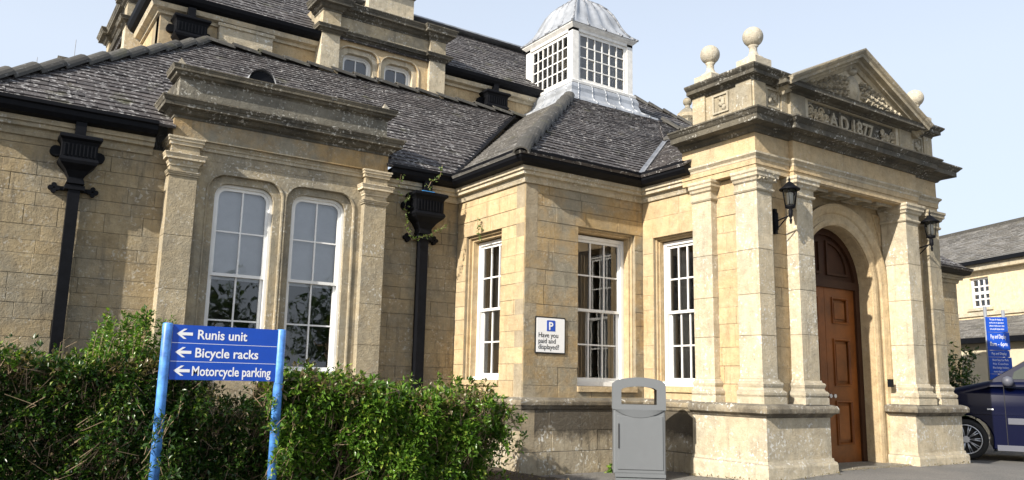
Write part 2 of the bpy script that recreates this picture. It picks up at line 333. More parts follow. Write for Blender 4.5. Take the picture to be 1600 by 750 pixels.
def sash(F, a0, a1, z0, z1, c, cols, ru, rl, parent, r=0, zm=None, fw=.055, blind=None, curtain=False, board=None, sill=True, depth=1.2, mat=None, label=None):
    mat = mat or M['white']; m = MB(); ir = max(0, r-fw)
    plate(m, rect(a0, a1, z0, z1, r), [rect(a0+fw, a1-fw, z0+fw*.8, z1-fw, ir)], F, c-.12, c)
    if sill: m.box(a0-.02, a1+.02, z0-.05, z0+.03, c-.05, c+.05, F)
    w = m.build('window', mat, parent, label); zm = zm or (z0+z1)/2; s = .042
    A0, A1, Z0, Z1 = a0+fw, a1-fw, z0+fw*.8, z1-fw
    for nm, lo, hi, cc, rows, rr in (('upper', zm-.02, Z1, c-.03, ru, ir), ('lower', Z0, zm+.02, c-.07, rl, 0)):
        if not rows: continue
        m = MB(); ol = rect(A0+s, A1-s, lo+s*(1 if rows else 1.4), hi-s, max(0, rr-s))
        plate(m, rect(A0, A1, lo, hi, rr), [ol], F, cc-.036, cc); bars(m, F, A0+s, A1-s, lo+s, hi-s, cols, rows, cc-.003)
        sh = m.build('sash', mat, w)
        panes(F, A0+s, A1-s, lo+s, hi-s, cols, rows, cc-.02, w, rect(A0+s-.01, A1-s+.01, lo, hi-s+.01, max(0, rr-s)))
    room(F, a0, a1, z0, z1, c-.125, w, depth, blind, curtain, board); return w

# --- main wall and wall between
YM = 11.3; F = FW(YM)
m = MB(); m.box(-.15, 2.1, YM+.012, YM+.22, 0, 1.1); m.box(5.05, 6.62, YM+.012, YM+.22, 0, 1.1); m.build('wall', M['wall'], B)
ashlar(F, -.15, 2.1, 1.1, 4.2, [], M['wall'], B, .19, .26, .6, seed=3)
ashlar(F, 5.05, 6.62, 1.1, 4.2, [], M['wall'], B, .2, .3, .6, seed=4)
# --- corner block
XB, YB = 6.54, 9.37
wl = (-11.0, -9.98, 1.28, 3.52)       # window opening in the left face, a = -y
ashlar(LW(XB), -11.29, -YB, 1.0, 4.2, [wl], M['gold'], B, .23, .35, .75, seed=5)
wf = (7.52, 8.66, 1.22, 3.58)
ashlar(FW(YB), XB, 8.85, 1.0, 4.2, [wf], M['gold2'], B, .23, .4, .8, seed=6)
X3 = 8.817
w3 = (-9.13, -8.28, 1.24, 3.52)
ashlar(LW(X3), -YB, -8.12, 1.0, 4.2, [w3], M['gold'], B, .29, .35, .7, seed=8)
# plinth stones below the ledge
for F, a0, a1, sd in ((LW(XB-.01), -11.28, -YB+.01, 9), (FW(YB-.01), XB-.01, 8.82, 10), (LW(X3-.01), -YB, -8.1, 11)):
    ashlar(F, a0, a1, .31, .88, [], M['dirty'], B, .28, .5, .9, wname='plinth', seed=sd)
    ashlar(Fr(F.o+F.n*.045, F.u, F.v, F.n), a0+(-.045 if sd == 10 else 0), a1+(.045 if sd == 9 else -.045 if sd == 10 else 0), -.1, .31, [], M['dirty'], B, .42, .55, .95, wname='plinth', seed=sd+5)
bp = [(XB, 11.3), (XB, YB), (X3, YB), (X3, 8.15)]
m = MB(); sweep(m, [(-.1, .87), (.0, .87), (.03, .9), (.035, .93), (.055, .95), (.06, 1.0), (.055, 1.015), (.0, 1.055), (-.1, 1.055)], bp); m.build('ledge', M['dirty'], B)
# window surrounds
def surround(F, h, parent, mat, depth=.1, w=.07, c=-.1):
    a0, a1, z0, z1 = h; m = MB()
    plate(m, rect(a0+.001, a1-.001, z0+.002, z1-.001), [rect(a0+w, a1-w, z0+.004, z1-w)], F, c-.25, c)
    plate(m, rect(a0+.002, a1-.002, z0+.003, z1-.002), [rect(a0+w*.45, a1-w*.45, z0+.005, z1-w*.45)], F, c+.001, c+.045)
    m.box(a0-.01, a1+.01, z0-.08, z0+.0, c-.2, .03, F)
    return m.build('window_surround', mat, parent)
surround(FW(YB), wf, B, M['gold'], w=.05); surround(LW(XB), wl, B, M['gold'], w=.07); surround(LW(X3), w3, B, M['gold'], w=.05)
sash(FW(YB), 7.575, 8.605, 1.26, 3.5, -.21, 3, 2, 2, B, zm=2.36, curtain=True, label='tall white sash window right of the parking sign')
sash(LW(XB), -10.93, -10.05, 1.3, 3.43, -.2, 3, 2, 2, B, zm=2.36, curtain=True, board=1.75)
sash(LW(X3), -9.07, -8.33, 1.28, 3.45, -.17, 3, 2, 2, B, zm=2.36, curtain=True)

# --- eaves: stone cornice and black gutter
def eaves(path, mat, z=4.2):
    m = MB(); sweep(m, [(-.1, z-.09), (.03, z-.09), (.045, z-.05), (.05, z-.045), (.05, z), (.12, z+.005), (.12, z+.055), (.15, z+.06), (.15, z+.12), (-.1, z+.12)], path); m.build('eaves_cornice', mat, B)
    m = MB(); sweep(m, [(-.05, z+.122), (.17, z+.122), (.245, z+.14), (.285, z+.19), (.29, z+.25), (.32, z+.265), (.32, z+.31), (.28, z+.31), (.26, z+.26), (-.05, z+.24)], path); m.build('gutter', M['iron'], B)
eaves([(-.15, 17.6), (-.15, YM), (1.85, YM)], M['grey']); eaves([(5.2, YM), (XB, YM), (XB, YB), (X3, YB), (X3, 8.17)], M['pale'])
# --- main range seen far to the right of the porch
XR = 22.1; FR = FW(YM)
ashlar(FR, 15.4, XR, 0, 4.2, [], M['wall'], B, .3, .8, 1.6, seed=12)
m = MB(); m.box(15.4, 15.6, YB, YM, 0, 4.2); m.box(13.1, 15.4, YB, YB+.2, 0, 4.2); m.build('wall', M['wall'], B)
m = MB(); m.box(XR-.2, XR, YM+.23, 17.6, 0, 4.2); m.box(-.15, .05, YM+.23, 17.6, 0, 4.2); m.build('wall', M['wall'], B)
eaves([(13.115, 8.17), (13.115, YB), (15.4, YB), (15.4, YM), (XR, YM), (XR, 17.6)], M['grey'])

# --- downpipes with rainwater heads
def downpipe(x, ywall, zt, zb, s=1.0, w=.56, label=None):
    y0 = ywall-.04; m = MB(); m.box(x-.07*s, x+.07*s, y0-.13*s, y0, zb, zt-.62*s)
    p = m.build('downpipe', M['iron'], B, label)
    h = MB(); yb = ywall-.01; hw = w/2*s; d = .32*s
    def ring(hw, d, z): return [(x-hw, yb, z), (x-hw, yb-d, z), (x+hw, yb-d, z), (x+hw, yb, z)]
    lv = [(hw*1.06, d*1.06, zt), (hw*1.12, d*1.12, zt-.02*s), (hw*1.12, d*1.12, zt-.05*s), (hw, d, zt-.08*s), (hw*.93, d*.95, zt-.12*s), (hw*.93, d*.95, zt-.30*s), (hw, d, zt-.32*s), (hw*1.03, d*1.03, zt-.35*s), (hw*.93, d, zt-.39*s), (hw*.6, d*.75, zt-.47*s), (hw*.38, d*.6, zt-.56*s), (.11*s, .2*s, zt-.64*s)]
    vs = [q for l in lv for q in ring(*l)]
    h.add(vs, [(4*i+j, 4*i+(j+1) % 4, 4*i+4+(j+1) % 4, 4*i+4+j) for i in range(len(lv)-1) for j in range(4)]+[(0, 1, 2, 3), [4*len(lv)-4+j for j in range(4)]])
    for i in range(9): xx = x-hw*.8+hw*1.6*i/8; h.box(xx-.008*s, xx+.008*s, yb-d*.98-.008, yb-d*.9, zt-.29*s, zt-.13*s)
    h.build('rainwater_head', M['iron'], p)
    k = MB(); k.box(x-.12*s, x+.12*s, y0-.15*s, y0+.03, zt-.72*s, zt-.66*s); k.build('bracket', M['iron'], p)
    for sx, zz, rr in ((-1, zt-.2*s, .075), (1, zt-.22*s, .075)): k = MB(); k.bar((x+sx*(hw+.03*s), ywall, zz), (x+sx*(hw+.03*s), ywall-.09*s, zz), rr*s, 14); k.build('ear', M['iron'], p)
    for sx in (-1, 1):
        k = MB(); k.box(min(x+sx*.1*s, x+sx*.2*s), max(x+sx*.1*s, x+sx*.2*s), ywall-.05*s, ywall, zt-.72*s, zt-.67*s)
        for dx, dz in ((.19, 0), (.235, .04), (.235, -.04), (.275, 0)): k.bar((x+sx*dx*s, ywall, zt-.7*s+dz*s), (x+sx*dx*s, ywall-.06*s, zt-.7*s+dz*s), .032*s, 10)
        k.build('bracket_lug', M['iron'], p)
    c = MB(); c.box(x-.075*s, x+.055*s, ywall-.26*s, ywall-.16*s, zt-.02, zt+.2*s); c.build('spout', M['iron'], p); return p
downpipe(.985, YM, 4.15, 0, .92, w=.46, label='black downpipe on the wall left of the big bay window')
downpipe(5.86, YM, 4.15, 0, w=.52, label='black downpipe tangled with ivy beside the corner block')
downpipe(22.4, 14.7, 4.1, 0)

# --- bays: the big one and the two upper ones share a builder
def bay(F, a0, a1, pw, p1, p2, zb, zt, wins, r, mwall, mats, name, extra):
    root = MB(); holes = [rect(w[0]-.09, w[1]+.09, w[2]-.02, w[3]+.09, r) for w in wins]
    plate(root, rect(a0+pw-.02, a1-pw+.02, zb, zt), holes, F, -.15, p2); wl_ = root.build(name, mwall, B)
    for i, w in enumerate(wins):
        m = MB(); o = None
        q = rect(w[0]+.012, w[1]-.012, w[2]+.0, w[3]-.012, r-.04)
        plate(m, rect(w[0]-.088, w[1]+.088, w[2]-.015, w[3]+.088, r), [q], F, p2-.24, p2-.05)
        plate(m, rect(w[0]-.11, w[1]+.11, w[2]-.02, w[3]+.12, r+.03), [rect(w[0]-.095, w[1]+.095, w[2]-.01, w[3]+.095, r)], F, p2-.05, p2+.015)
        m.build('window_surround', mats[0], wl_)
    P = F.plan(); brk = [(a0, .15), (a0, -p1), (a0+pw, -p1), (a0+pw, -p2), (a1-pw, -p2), (a1-pw, -p1), (a1, -p1), (a1, .15)]
    strt = [(a0, .15), (a0, -p1), (a1, -p1), (a1, .15)]
    for a in (a0, a1-pw):
        zs = extra['joints']; pl_ = MB(); pl_.box(a+.004, a+pw-.004, zb, zt, -.15, p1-.012, F); po = pl_.build('pilaster', M['mortar'], wl_)
        for z0_, z1_ in zip(zs, zs[1:]):
            k = MB(); k.box(a, a+pw, z0_+.003, z1_-.003, -.1, p1+random.uniform(-.002, .002), F); k.build('stone', mats[0], po) if 0 else finish(bpy.data.objects.new('stone', k.mesh('stone', mats[0])), wl_)
    for pr, kind, mt, nm in extra['bands']:
        m = MB(); path = strt if kind == 's' else brk
        if kind == 'p':
            for a in (a0, a1-pw): m = MB(); sweep(m, pr, [(a, -p2+.02), (a, -p1), (a+pw, -p1), (a+pw, -p2+.02)], P); m.build(nm, mt, wl_)
        else: sweep(m, pr, path, P); m.build(nm, mt, wl_)
    return wl_
zJ = [0, .55, 1.2, 1.75, 2.35, 3.05, 3.84]
bw = bay(FW(YM), 2.04, 5.14, .35, .25, .13, 0, 4.15, [(2.66, 3.50, 1.33, 3.88), (3.74, 4.58, 1.33, 3.88)], .24, M['grey'], [M['grey']], 'bay_window_wall', dict(joints=zJ, bands=[
    (band(3.84, 3.9, .035, .05), 'p', M['grey'], 'pilaster_neck'), (corn(3.97, 4.13, .09, .05), 'p', M['pale'], 'pilaster_cap'),
    ([(-.12, 3.9), (0, 3.9), (0, 3.97), (-.12, 3.97)], 'p', M['grey'], 'pilaster_neck'),
    ([(-.12, 4.13), (.005, 4.13), (.005, 4.28), (-.12, 4.28)], 'b', M['grey'], 'architrave'),
    (band(4.25, 4.36, .06), 'b', M['pale'], 'architrave'),
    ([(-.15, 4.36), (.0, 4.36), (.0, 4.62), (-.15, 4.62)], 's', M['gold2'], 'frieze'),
    (corn(4.62, 4.86, .2, .2), 's', M['soot'], 'cornice'),
    ([(-.22, 4.86), (-.03, 4.86), (-.03, 5.2), (-.22, 5.2)], 's', M['parapet'], 'parapet'),
    (corn(5.18, 5.34, .09, .25, -.02), 's', M['soot'], 'coping')]))
m = MB(); m.box(2.06, 5.12, 4.3, 5.2, -1.2, .05, FW(YM)); m.build('parapet', M['soot'], bw)
for xx in (2.0, 5.02): m = MB(); m.add([(xx, 11.3, 5.33), (xx+.16, 11.3, 5.33), (xx+.16, 11.06, 5.33), (xx, 11.06, 5.33), (xx+.08, 11.18, 5.50)], [(0, 1, 2, 3), (0, 1, 4), (1, 2, 4), (2, 3, 4), (3, 0, 4)]); m.build('coping_block', M['grey'], bw)
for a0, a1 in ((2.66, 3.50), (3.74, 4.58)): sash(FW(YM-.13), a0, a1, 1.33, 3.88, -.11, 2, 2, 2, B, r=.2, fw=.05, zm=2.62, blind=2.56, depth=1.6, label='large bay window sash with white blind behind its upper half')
# --- upper hall behind the ridge
YH = 14.8; XH = 2.33
ashlar(FW(YH), XH, 3.33, 6.4, 7.62, [], M['gold'], B, .3, .4, .8, seed=31, wname='hall_wall')
m = MB(); m.box(3.33, 4.32, YH-.12, YH+.2, 6.4, 7.64); m.build('hall_pier', M['pale'], B)
m = MB(); m.box(3.3, 4.35, YH-.15, YH-.1, 7.6, 7.66); m.build('hall_band', M['pale'], B)
ashlar(FW(YH), 4.32, 5.3, 6.4, 7.62, [], M['gold'], B, .3, .4, .8, seed=32, wname='hall_wall')
ashlar(FW(YH), 7.8, 16.3, 6.4, 7.62, [], M['gold'], B, .3, .6, 1.0, seed=33, wname='hall_wall')
m = MB(); m.box(XH, 5.3, YH+.05, YH+.3, 5, 7.7); m.box(7.8, 16.3, YH+.05, YH+.3, 5, 7.7); m.box(XH, XH+.3, YH+.05, 21, 3, 7.7); m.build('hall_wall', M['wall'], B)
ashlar(LW(XH), -16.45, -YH, 6.0, 7.62, [], M['gold'], B, .3, .4, .8, seed=34, wname='hall_wall')
P_ = [(XH, 16.5), (XH, YH), (5.22, YH)]
def heaves(path):
    m = MB(); sweep(m, [(-.1, 7.6), (.05, 7.6), (.05, 7.66), (.15, 7.68), (.18, 7.76), (-.1, 7.76)], path); m.build('eaves_cornice', M['pale'], B)
    m = MB(); sweep(m, [(-.05, 7.77), (.18, 7.77), (.25, 7.8), (.3, 7.86), (.32, 7.93), (.28, 7.93), (-.05, 7.88)], path); m.build('gutter', M['iron'], B)
heaves(P_); heaves([(7.9, YH), (16.3, YH), (16.3, 20.8)])
downpipe(2.82, YH, 7.55, 6.2, 1.0); downpipe(9.32, YH, 7.62, 7.0, 1.0)
dex = dict(joints=[6.6, 7.2, 7.93], bands=[([(-.3, 7.9), (0, 7.9), (0, 8.42), (-.3, 8.42)], 'b', M['grey'], 'parapet'),
    (corn(7.92, 8.06, .13, .1), 'b', M['soot'], 'string_course'), (corn(8.38, 8.64, .2, .2), 'b', M['soot'], 'cornice')])
def dormer(F, a0):
    w = [(a0+.50, a0+1.17, 6.9, 7.7), (a0+1.40, a0+2.07, 6.9, 7.7)]
    bay(F, a0, a0+2.75, .37, .33, .24, 6.3, 7.95, w, .22, M['gold'], [M['pale']], 'dormer_wall', dex)
    m = MB(); m.box(a0+.02, a0+2.73, 7.98, 8.66, -2.2, .2, F); m.box(a0+.02, a0+2.73, 7.3, 7.98, -2.2, -1.3, F); m.box(a0+.02, a0+.3, 7.3, 7.98, -1.3, .1, F); m.box(a0+2.45, a0+2.73, 7.3, 7.98, -1.3, .1, F); m.build('dormer_wall', M['wall'], B)
    for q in w: sash(Fr(F.o+F.n*.24, F.u, F.v, F.n), q[0], q[1], q[2], q[3], -.16, 2, 1, 0, B, r=.18, zm=6.98, depth=.8, sill=False)
dormer(FW(YH), 5.2); dormer(LW(XH), -19.2)
m = MB(); m.box(7.3, 8.5, 17.2, 18.4, 8.5, 10.75); c_ = m.build('chimney', M['pale'], B)
m = MB(); sweep(m, corn(10.62, 10.85, .16, .3), [(7.3, 18.4), (7.3, 17.2), (8.5, 17.2), (8.5, 18.4)], PL, True); m.box(7.4, 8.4, 17.3, 18.3, 10.8, 11.3); m.build('chimney_cap', M['soot'], c_)

# --- roofs: slates are clipped to each slope, the nearest ones are objects of their own
TILES = []
def slope(poly, mat, name, gauge=.15, wid=.24, t=.022, seed=0):
    R = random.Random(seed); t = .015; P = [V(p) for p in poly]; n = (P[1]-P[0]).cross(P[-1]-P[0]).normalized()
    if n.z < 0: n = -n
    u = V((0, 0, 1)).cross(n).normalized(); v = n.cross(u); o = P[0]; F = Fr(o, u, v, n)
    cv = [((p-o).dot(u), (p-o).dot(v)) for p in P]
    if sum(cv[i][0]*cv[(i+1) % len(cv)][1]-cv[(i+1) % len(cv)][0]*cv[i][1] for i in range(len(cv))) < 0: cv = cv[::-1]
    m = MB(); k = len(cv); m.add([F(*c) for c in cv]+[F(*c, -.02) for c in cv], [list(range(k)), list(range(k, 2*k))[::-1]]+[(i, (i+1) % k, k+(i+1) % k, k+i) for i in range(k)])
    ro = m.build(name, mat, B)
    x0, x1 = min(c[0] for c in cv), max(c[0] for c in cv); y0, y1 = min(c[1] for c in cv), max(c[1] for c in cv); y = y0
    row = 0; g0 = gauge
    while y < y1:
        g_ = g0*(1.12-.3*(y-y0)/(y1-y0)); x = x0-wid*R.random()
        while x < x1:
            w = wid*R.uniform(.7, 1.3); p = clip([(x+.003, y), (x+w-.003, y), (x+w-.003, y+g_+.01), (x+.003, y+g_+.01)], cv)
            if len(p) > 2:
                l = R.uniform(-.003, .006); tw = R.uniform(-.005, .005)
                hh = lambda q: .003+(t+l)*(1-(q[1]-y)/(g_+.01))+tw*(q[0]-x)/w
                TILES.append((F, p, [hh(q) for q in p], ro, mat))
            x += w
        y += g_; row += 1
    return ro
EZ, RZ, RY = 4.45, 7.14, 14.45; kp = .765
E0 = (-.47, 10.98, EZ); 
xr = 22.4
ms = lambda y: EZ+(y-10.98)*(RZ-EZ)/3.52
slope([(-.45, 11.0, ms(11)), (2.06, 11.0, ms(11)), (2.06, 13.49, ms(13.49))], M['slate'], 'roof', .14, .24, seed=1)
slope([(2.06, 11.5, ms(11.5)), (5.12, 11.5, ms(11.5)), (5.12, 14.5, RZ), (3.07, 14.5, RZ), (2.06, 13.49, ms(13.49))], M['slate'], 'roof', .14, .24, seed=15)
slope([(5.12, 11.0, ms(11)), (6.25, 11.0, ms(11)), (9.75, 14.5, RZ), (5.12, 14.5, RZ)], M['slate'], 'roof', .14, .24, seed=16)
slope([(-.47, 10.98, EZ), (3.07, 14.5, RZ), (-.47, 18.02, EZ)], M['slate'], 'roof', .2, .3, seed=2)
slope([(15.7, 10.98, EZ), (xr, 10.98, EZ), (xr-3.5, 14.5, RZ), (12.3, 14.5, RZ)], M['slate'], 'roof', .2, .3, seed=3)
slope([(xr, 10.98, EZ), (xr, 18, EZ), (xr-3.5, 14.5, RZ)], M['slate'], 'roof', .3, .4, seed=4)
slope([(3.07, 14.52, RZ-.02), (20, 14.52, RZ-.02), (20, 15.2, 6.6), (3.07, 15.2, 6.6)], M['slate'], 'roof', .3, .4, seed=5)
# block and wing
EB = (6.23, 9.06, EZ)
slope([EB, (10.17, 13.0, EZ+3.94*.71), (10.17, 14.9, 7.25), (6.23, 10.98, EZ)], M['slate2'], 'roof', .15, .26, seed=6)
slope([EB, (8.5, 9.06, EZ), (10.96, 10.99, 5.90), (12.75, 13.0, 7.25), (10.17, 13.0, 7.25)], M['slate'], 'roof', .14, .22, seed=7)
slope([(10.96, 10.99, 5.90), (13.45, 9.06, EZ), (15.7, 9.06, EZ), (12.75, 13.0, 7.25)], M['slate'], 'roof', .15, .25, seed=8)
slope([(15.7, 9.06, EZ), (15.7, 10.98, EZ), (12.75, 14.4, 7.25), (12.75, 13.0, 7.25)], M['slate2'], 'roof', .2, .3, seed=9)
slope([(8.5, 9.06, EZ), (8.5, 8.16, EZ), (10.96, 8.16, 5.90), (10.96, 10.99, 5.90)], M['slate'], 'roof', .14, .24, seed=10)
slope([(13.45, 8.16, EZ), (13.45, 9.06, EZ), (10.96, 10.99, 5.90), (10.96, 8.16, 5.90)], M['slate'], 'roof', .2, .3, seed=11)
# hall
HZ = 7.9; RH = 10.42
slope([(2.03, 14.5, HZ), (16.6, 14.5, HZ), (13.2, 17.8, RH), (5.33, 17.8, RH)], M['slate'], 'roof', .2, .3, seed=12)
slope([(2.03, 14.5, HZ), (5.33, 17.8, RH), (2.03, 21.1, HZ)], M['slate'], 'roof', .25, .35, seed=13)
slope([(16.6, 14.5, HZ), (16.6, 21.1, HZ), (13.2, 17.8, RH)], M['slate'], 'roof', .25, .35, seed=14)
camp = V((0, 0, 1.25))
def tmesh(mb, F, p, h):
    n = len(p); vs = [F(*q, z) for q, z in zip(p, h)]+[F(*q, -.002) for q in p]
    mb.add(vs, [list(range(n))]+[(i, n+i, n+(i+1) % n, (i+1) % n) for i in range(n)])
def big(T): # the slates nearest to the camera on the near roofs
    c = T[0](*T[1][0]); return (c-camp).length
TILES.sort(key=big); rest = {}
for i, T in enumerate(TILES):
    F_, p, h, ro, mat = T
    if i < 295: m = MB(); tmesh(m, F_, p, h); m.build('slate', mat, ro, recalc=False)
    else: rest.setdefault(ro, MB()); tmesh(rest[ro], F_, p, h)
for ro, m in rest.items(): m.build('slates', ro.data.materials[0], ro, None, 'stuff', recalc=False)

def ridge(p, q, n, parent, r=.13, mat=None, step=.05, drop=.0):
    p, q = V(p), V(q); d = (q-p); L = d.length/n; d.normalize(); side = d.cross(V((0, 0, 1))).normalized(); up = side.cross(d).normalized()
    m = MB(); K = 9; vs = []
    for s_, z_ in ((0, step), (L*1.06, 0)):
        for rr in (r, r-.025):
            for i in range(K): a = PI*i/(K-1); vs.append(d*s_+side*math.cos(a)*rr+up*(math.sin(a)*rr*.8+z_-.05))
    fs = [(i, i+1, 2*K+i+1, 2*K+i) for i in range(K-1)]+[(K+i, K+i+1, 3*K+i+1, 3*K+i) for i in range(K-1)]+[(i, i+1, K+i+1, K+i) for i in range(K-1)]+[(2*K+i, 2*K+i+1, 3*K+i+1, 3*K+i) for i in range(K-1)]+[(0, 2*K, 3*K, K), (K-1, 3*K-1, 4*K-1, 2*K-1)]
    m.add(vs, fs); me = m.mesh('ridge_tile', mat or M['hip'])
    for i in range(n):
        o = bpy.data.objects.new('ridge_tile', me); o.location = p+d*L*i+up*random.uniform(-.006, .006); finish(o, parent)
rf = [o for o in B.children]
ridge((3.07, 14.5, RZ+.02), (-.45, 10.98, EZ+.03), 12, B); ridge((3.07, 14.5, RZ+.02), (10.1, 14.5, RZ+.02), 15, B)
ridge((10.10, 12.93, 7.2), (6.25, 9.08, EZ+.03), 10, B, .125, step=.09); ridge((12.8, 12.95, 7.24), (15.7, 9.06, EZ+.03), 12, B)
ridge((10.96, 10.9, 5.92), (10.96, 8.2, 5.92), 7, B); ridge((12.7, 14.5, RZ), (18.9, 14.5, RZ), 14, B)
ridge((5.33, 17.8, RH+.03), (13.2, 17.8, RH+.03), 18, B); ridge((13.2, 17.8, RH+.03), (16.6, 14.5, HZ), 12, B); ridge((5.33, 17.8, RH+.03), (2.03, 14.5, HZ), 12, B)
def strip(p, q, w, mat, name, up=(0, 0, 1), h=.035):
    p, q = V(p), V(q); d = (q-p).normalized(); s = d.cross(V(up)).normalized()*w/2; u = V((0, 0, h)); m = MB()
    m.add([p-s+u, p+s+u, q+s+u, q-s+u, p-s, p+s, q+s, q-s, p+u*.4, q+u*.4], [(0, 8, 9, 3), (8, 1, 2, 9), (4, 7, 6, 5), (0, 3, 7, 4), (1, 5, 6, 2), (0, 4, 5, 1, 8), (3, 9, 2, 6, 7)]); return m.build(name, mat, B)
strip((8.5, 9.06, EZ+.02), (10.96, 10.99, 5.92), .09, M['leadroll'], 'valley_lead'); strip((6.25, 11.0, EZ+.02), (9.75, 14.48, 7.14), .13, M['iron'], 'valley_lead')
strip((5.33, 17.55, RH-.08), (13.1, 17.55, RH-.08), .3, M['lead'], 'ridge_lead')
# round vent on the main slope
m = MB(); vy = 13.16; vz = EZ+(vy-10.98)*kp+.03
for i in range(11): a = PI*i/10; m.add([], [])
K = 12; vs = [(3.72+.23*math.cos(PI*i/K), vy-.12+dy, vz-.06+.24*math.sin(PI*i/K)*f_) for dy, f_ in ((0, 1), (.38, .95)) for i in range(K+1)]
m.add(vs, [(i, i+1, K+2+i, K+1+i) for i in range(K)], True); vo = m.build('roof_vent', M['lead'], B, recalc=False)
m = MB(); m.add([(3.72+.2*math.cos(PI*i/K), vy-.08, vz-.06+.2*math.sin(PI*i/K)) for i in range(K+1)], [list(range(K+1))]); m.build('vent_mesh', M['iron'], vo, recalc=False)

# --- cupola
CX0, CX1, CY0, CY1 = 10.56, 12.34, 13.4, 15.2; ZA, ZB = 7.84, 9.18; cmx, cmy = (CX0+CX1)/2, (CY0+CY1)/2
m = MB(); sk = [(.44, 7.12), (.42, 7.25), (.40, 7.30), (.24, 7.38), (.13, 7.48), (.09, 7.6), (.10, 7.68), (.07, 7.76), (.02, 7.82)]
sqr = lambda e: [(CX0-e, CY0-e), (CX1+e, CY0-e), (CX1+e, CY1+e), (CX0-e, CY1+e)]
m.add([(x, y, z) for e, z in sk for x, y in sqr(e)], [(4*i+j, 4*i+(j+1) % 4, 4*i+4+(j+1) % 4, 4*i+4+j) for i in range(len(sk)-1) for j in range(4)])
CU = m.build('cupola', M['lead'], B)
for k_ in range(4):   # lead rolls and overlaps on the skirt
    m = MB()
    for e, z in sk[1:]: pass
    for j in range(5):
        m = MB(); t_ = (j+.5)/5; pp = [(lambda a, b: (a[0]*(1-t_)+b[0]*t_, a[1]*(1-t_)+b[1]*t_, z+.01))(sqr(e)[k_], sqr(e)[(k_+1) % 4]) for e, z in sk[1:]]
        for a_, b_ in zip(pp, pp[1:]): m.bar(a_, b_, .014, 6)
        m.build('lead_roll', M['lead'], CU)
m = MB(); sweep(m, [(-.1, 7.8), (.05, 7.8), (.06, 7.85), (0, 7.89), (-.1, 7.89)], sqr(0), PL, True); m.build('sill', M['oldwhite'], CU)
for x in (CX0, CX1-.17):
    for y in (CY0, CY1-.17): m = MB(); m.box(x, x+.17, y, y+.17, 7.87, ZB); m.build('corner_post', M['oldwhite'], CU)
m = MB(); sweep(m, [(-.17, 9.04), (.0, 9.04), (.0, 9.1), (.03, 9.13), (.07, 9.17), (.08, 9.2), (-.17, 9.2)], sqr(0), PL, True); m.build('cornice', M['oldwhite'], CU)
for Fk, a0, a1, cols in ((FW(CY0), CX0+.17, CX1-.17, 6), (LW(CX0), -CY1+.17, -CY0-.17, 7), (Fr((0, CY1, 0), (-1, 0, 0), (0, 0, 1), (0, 1, 0)), -CX1+.17, -CX0-.17, 6), (Fr((CX1, 0, 0), (0, 1, 0), (0, 0, 1), (1, 0, 0)), CY0+.17, CY1-.17, 7)):
    m = MB(); plate(m, rect(a0, a1, 7.88, 9.05), [rect(a0+.07, a1-.07, 7.96, 8.97)], Fk, -.08, -.035); w_ = m.build('window_frame', M['oldwhite'], CU)
    m = MB(); bars(m, Fk, a0+.07, a1-.07, 7.96, 8.97, cols, 4, -.04, .026); m.build('glazing_bars', M['oldwhite'], CU)
    for i in range(cols):
        for j in range(4):
            x0, x1 = a0+.07, a1-.07; p = rect(x0+(x1-x0)*i/cols, x0+(x1-x0)*(i+1)/cols, 7.96+1.01*j/4, 7.96+1.01*(j+1)/4)
            q = MB(); tt = random.uniform(-.004, .004); q.add([Fk(x, z, -.06+tt*k) for k, (x, z) in enumerate(p)], [(0, 1, 2, 3)]); q.build('pane', M['glass'], CU, recalc=False)
m = MB(); m.box(CX0+.1, CX1-.1, CY0+.1, CY1-.1, 7.7, 7.78); m.build('cupola_floor', M['oldwhite'], CU); m = MB(); m.box(CX0+.1, CX1-.1, CY0+.1, CY1-.1, ZB-.12, ZB-.06); m.build('cupola_ceiling', M['oldwhite'], CU)
# ogee lead dome on a square plan, with rolls
dp = [(.10, 0), (.055, .03), (-.03, .10), (-.12, .22), (-.19, .36), (-.25, .52), (-.32, .68), (-.42, .84), (-.56, .98), (-.72, 1.08), (-.84, 1.15)]
m = MB(); NS = 16; vs = []
for e, z in dp:
    c4 = sqr(e)
    for k_ in range(4):
        for j in range(NS):
            t_ = j/NS; a_, b_ = c4[k_], c4[(k_+1) % 4]; fl = .035*math.cos(t_*4*2*PI)*max(0, min(1, z*8))
            nx_, ny_ = ((0, -1), (1, 0), (0, 1), (-1, 0))[k_]
            vs.append((a_[0]*(1-t_)+b_[0]*t_+nx_*fl, a_[1]*(1-t_)+b_[1]*t_+ny_*fl, ZB+.02+z))
nn = 4*NS; m.add(vs, [(i*nn+j, i*nn+(j+1) % nn, (i+1)*nn+(j+1) % nn, (i+1)*nn+j) for i in range(len(dp)-1) for j in range(nn)], True)
m.add([(x, y, ZB+.02) for x, y in sqr(.10)], [(0, 1, 2, 3)]); DM = m.build('dome', M['lead'], CU)
m = MB()
for k_ in range(4):
    for t_ in (0, .25, .5, .75):
        pp = [(sqr(e)[k_][0]*(1-t_)+sqr(e)[(k_+1) % 4][0]*t_, sqr(e)[k_][1]*(1-t_)+sqr(e)[(k_+1) % 4][1]*t_, ZB+.03+z) for e, z in dp]
        for a_, b_ in zip(pp, pp[1:]): m.bar(a_, b_, .026, 8)
m.build('lead_rolls', M['leadroll'], CU)
m = MB(); m.lathe([(.12, 0), (.06, .12), (.05, .25), (.13, .33), (.16, .42), (.1, .52), (.02, .6), (.012, 1.1)], (cmx, cmy, ZB+1.12)); m.build('finial', M['lead'], CU)

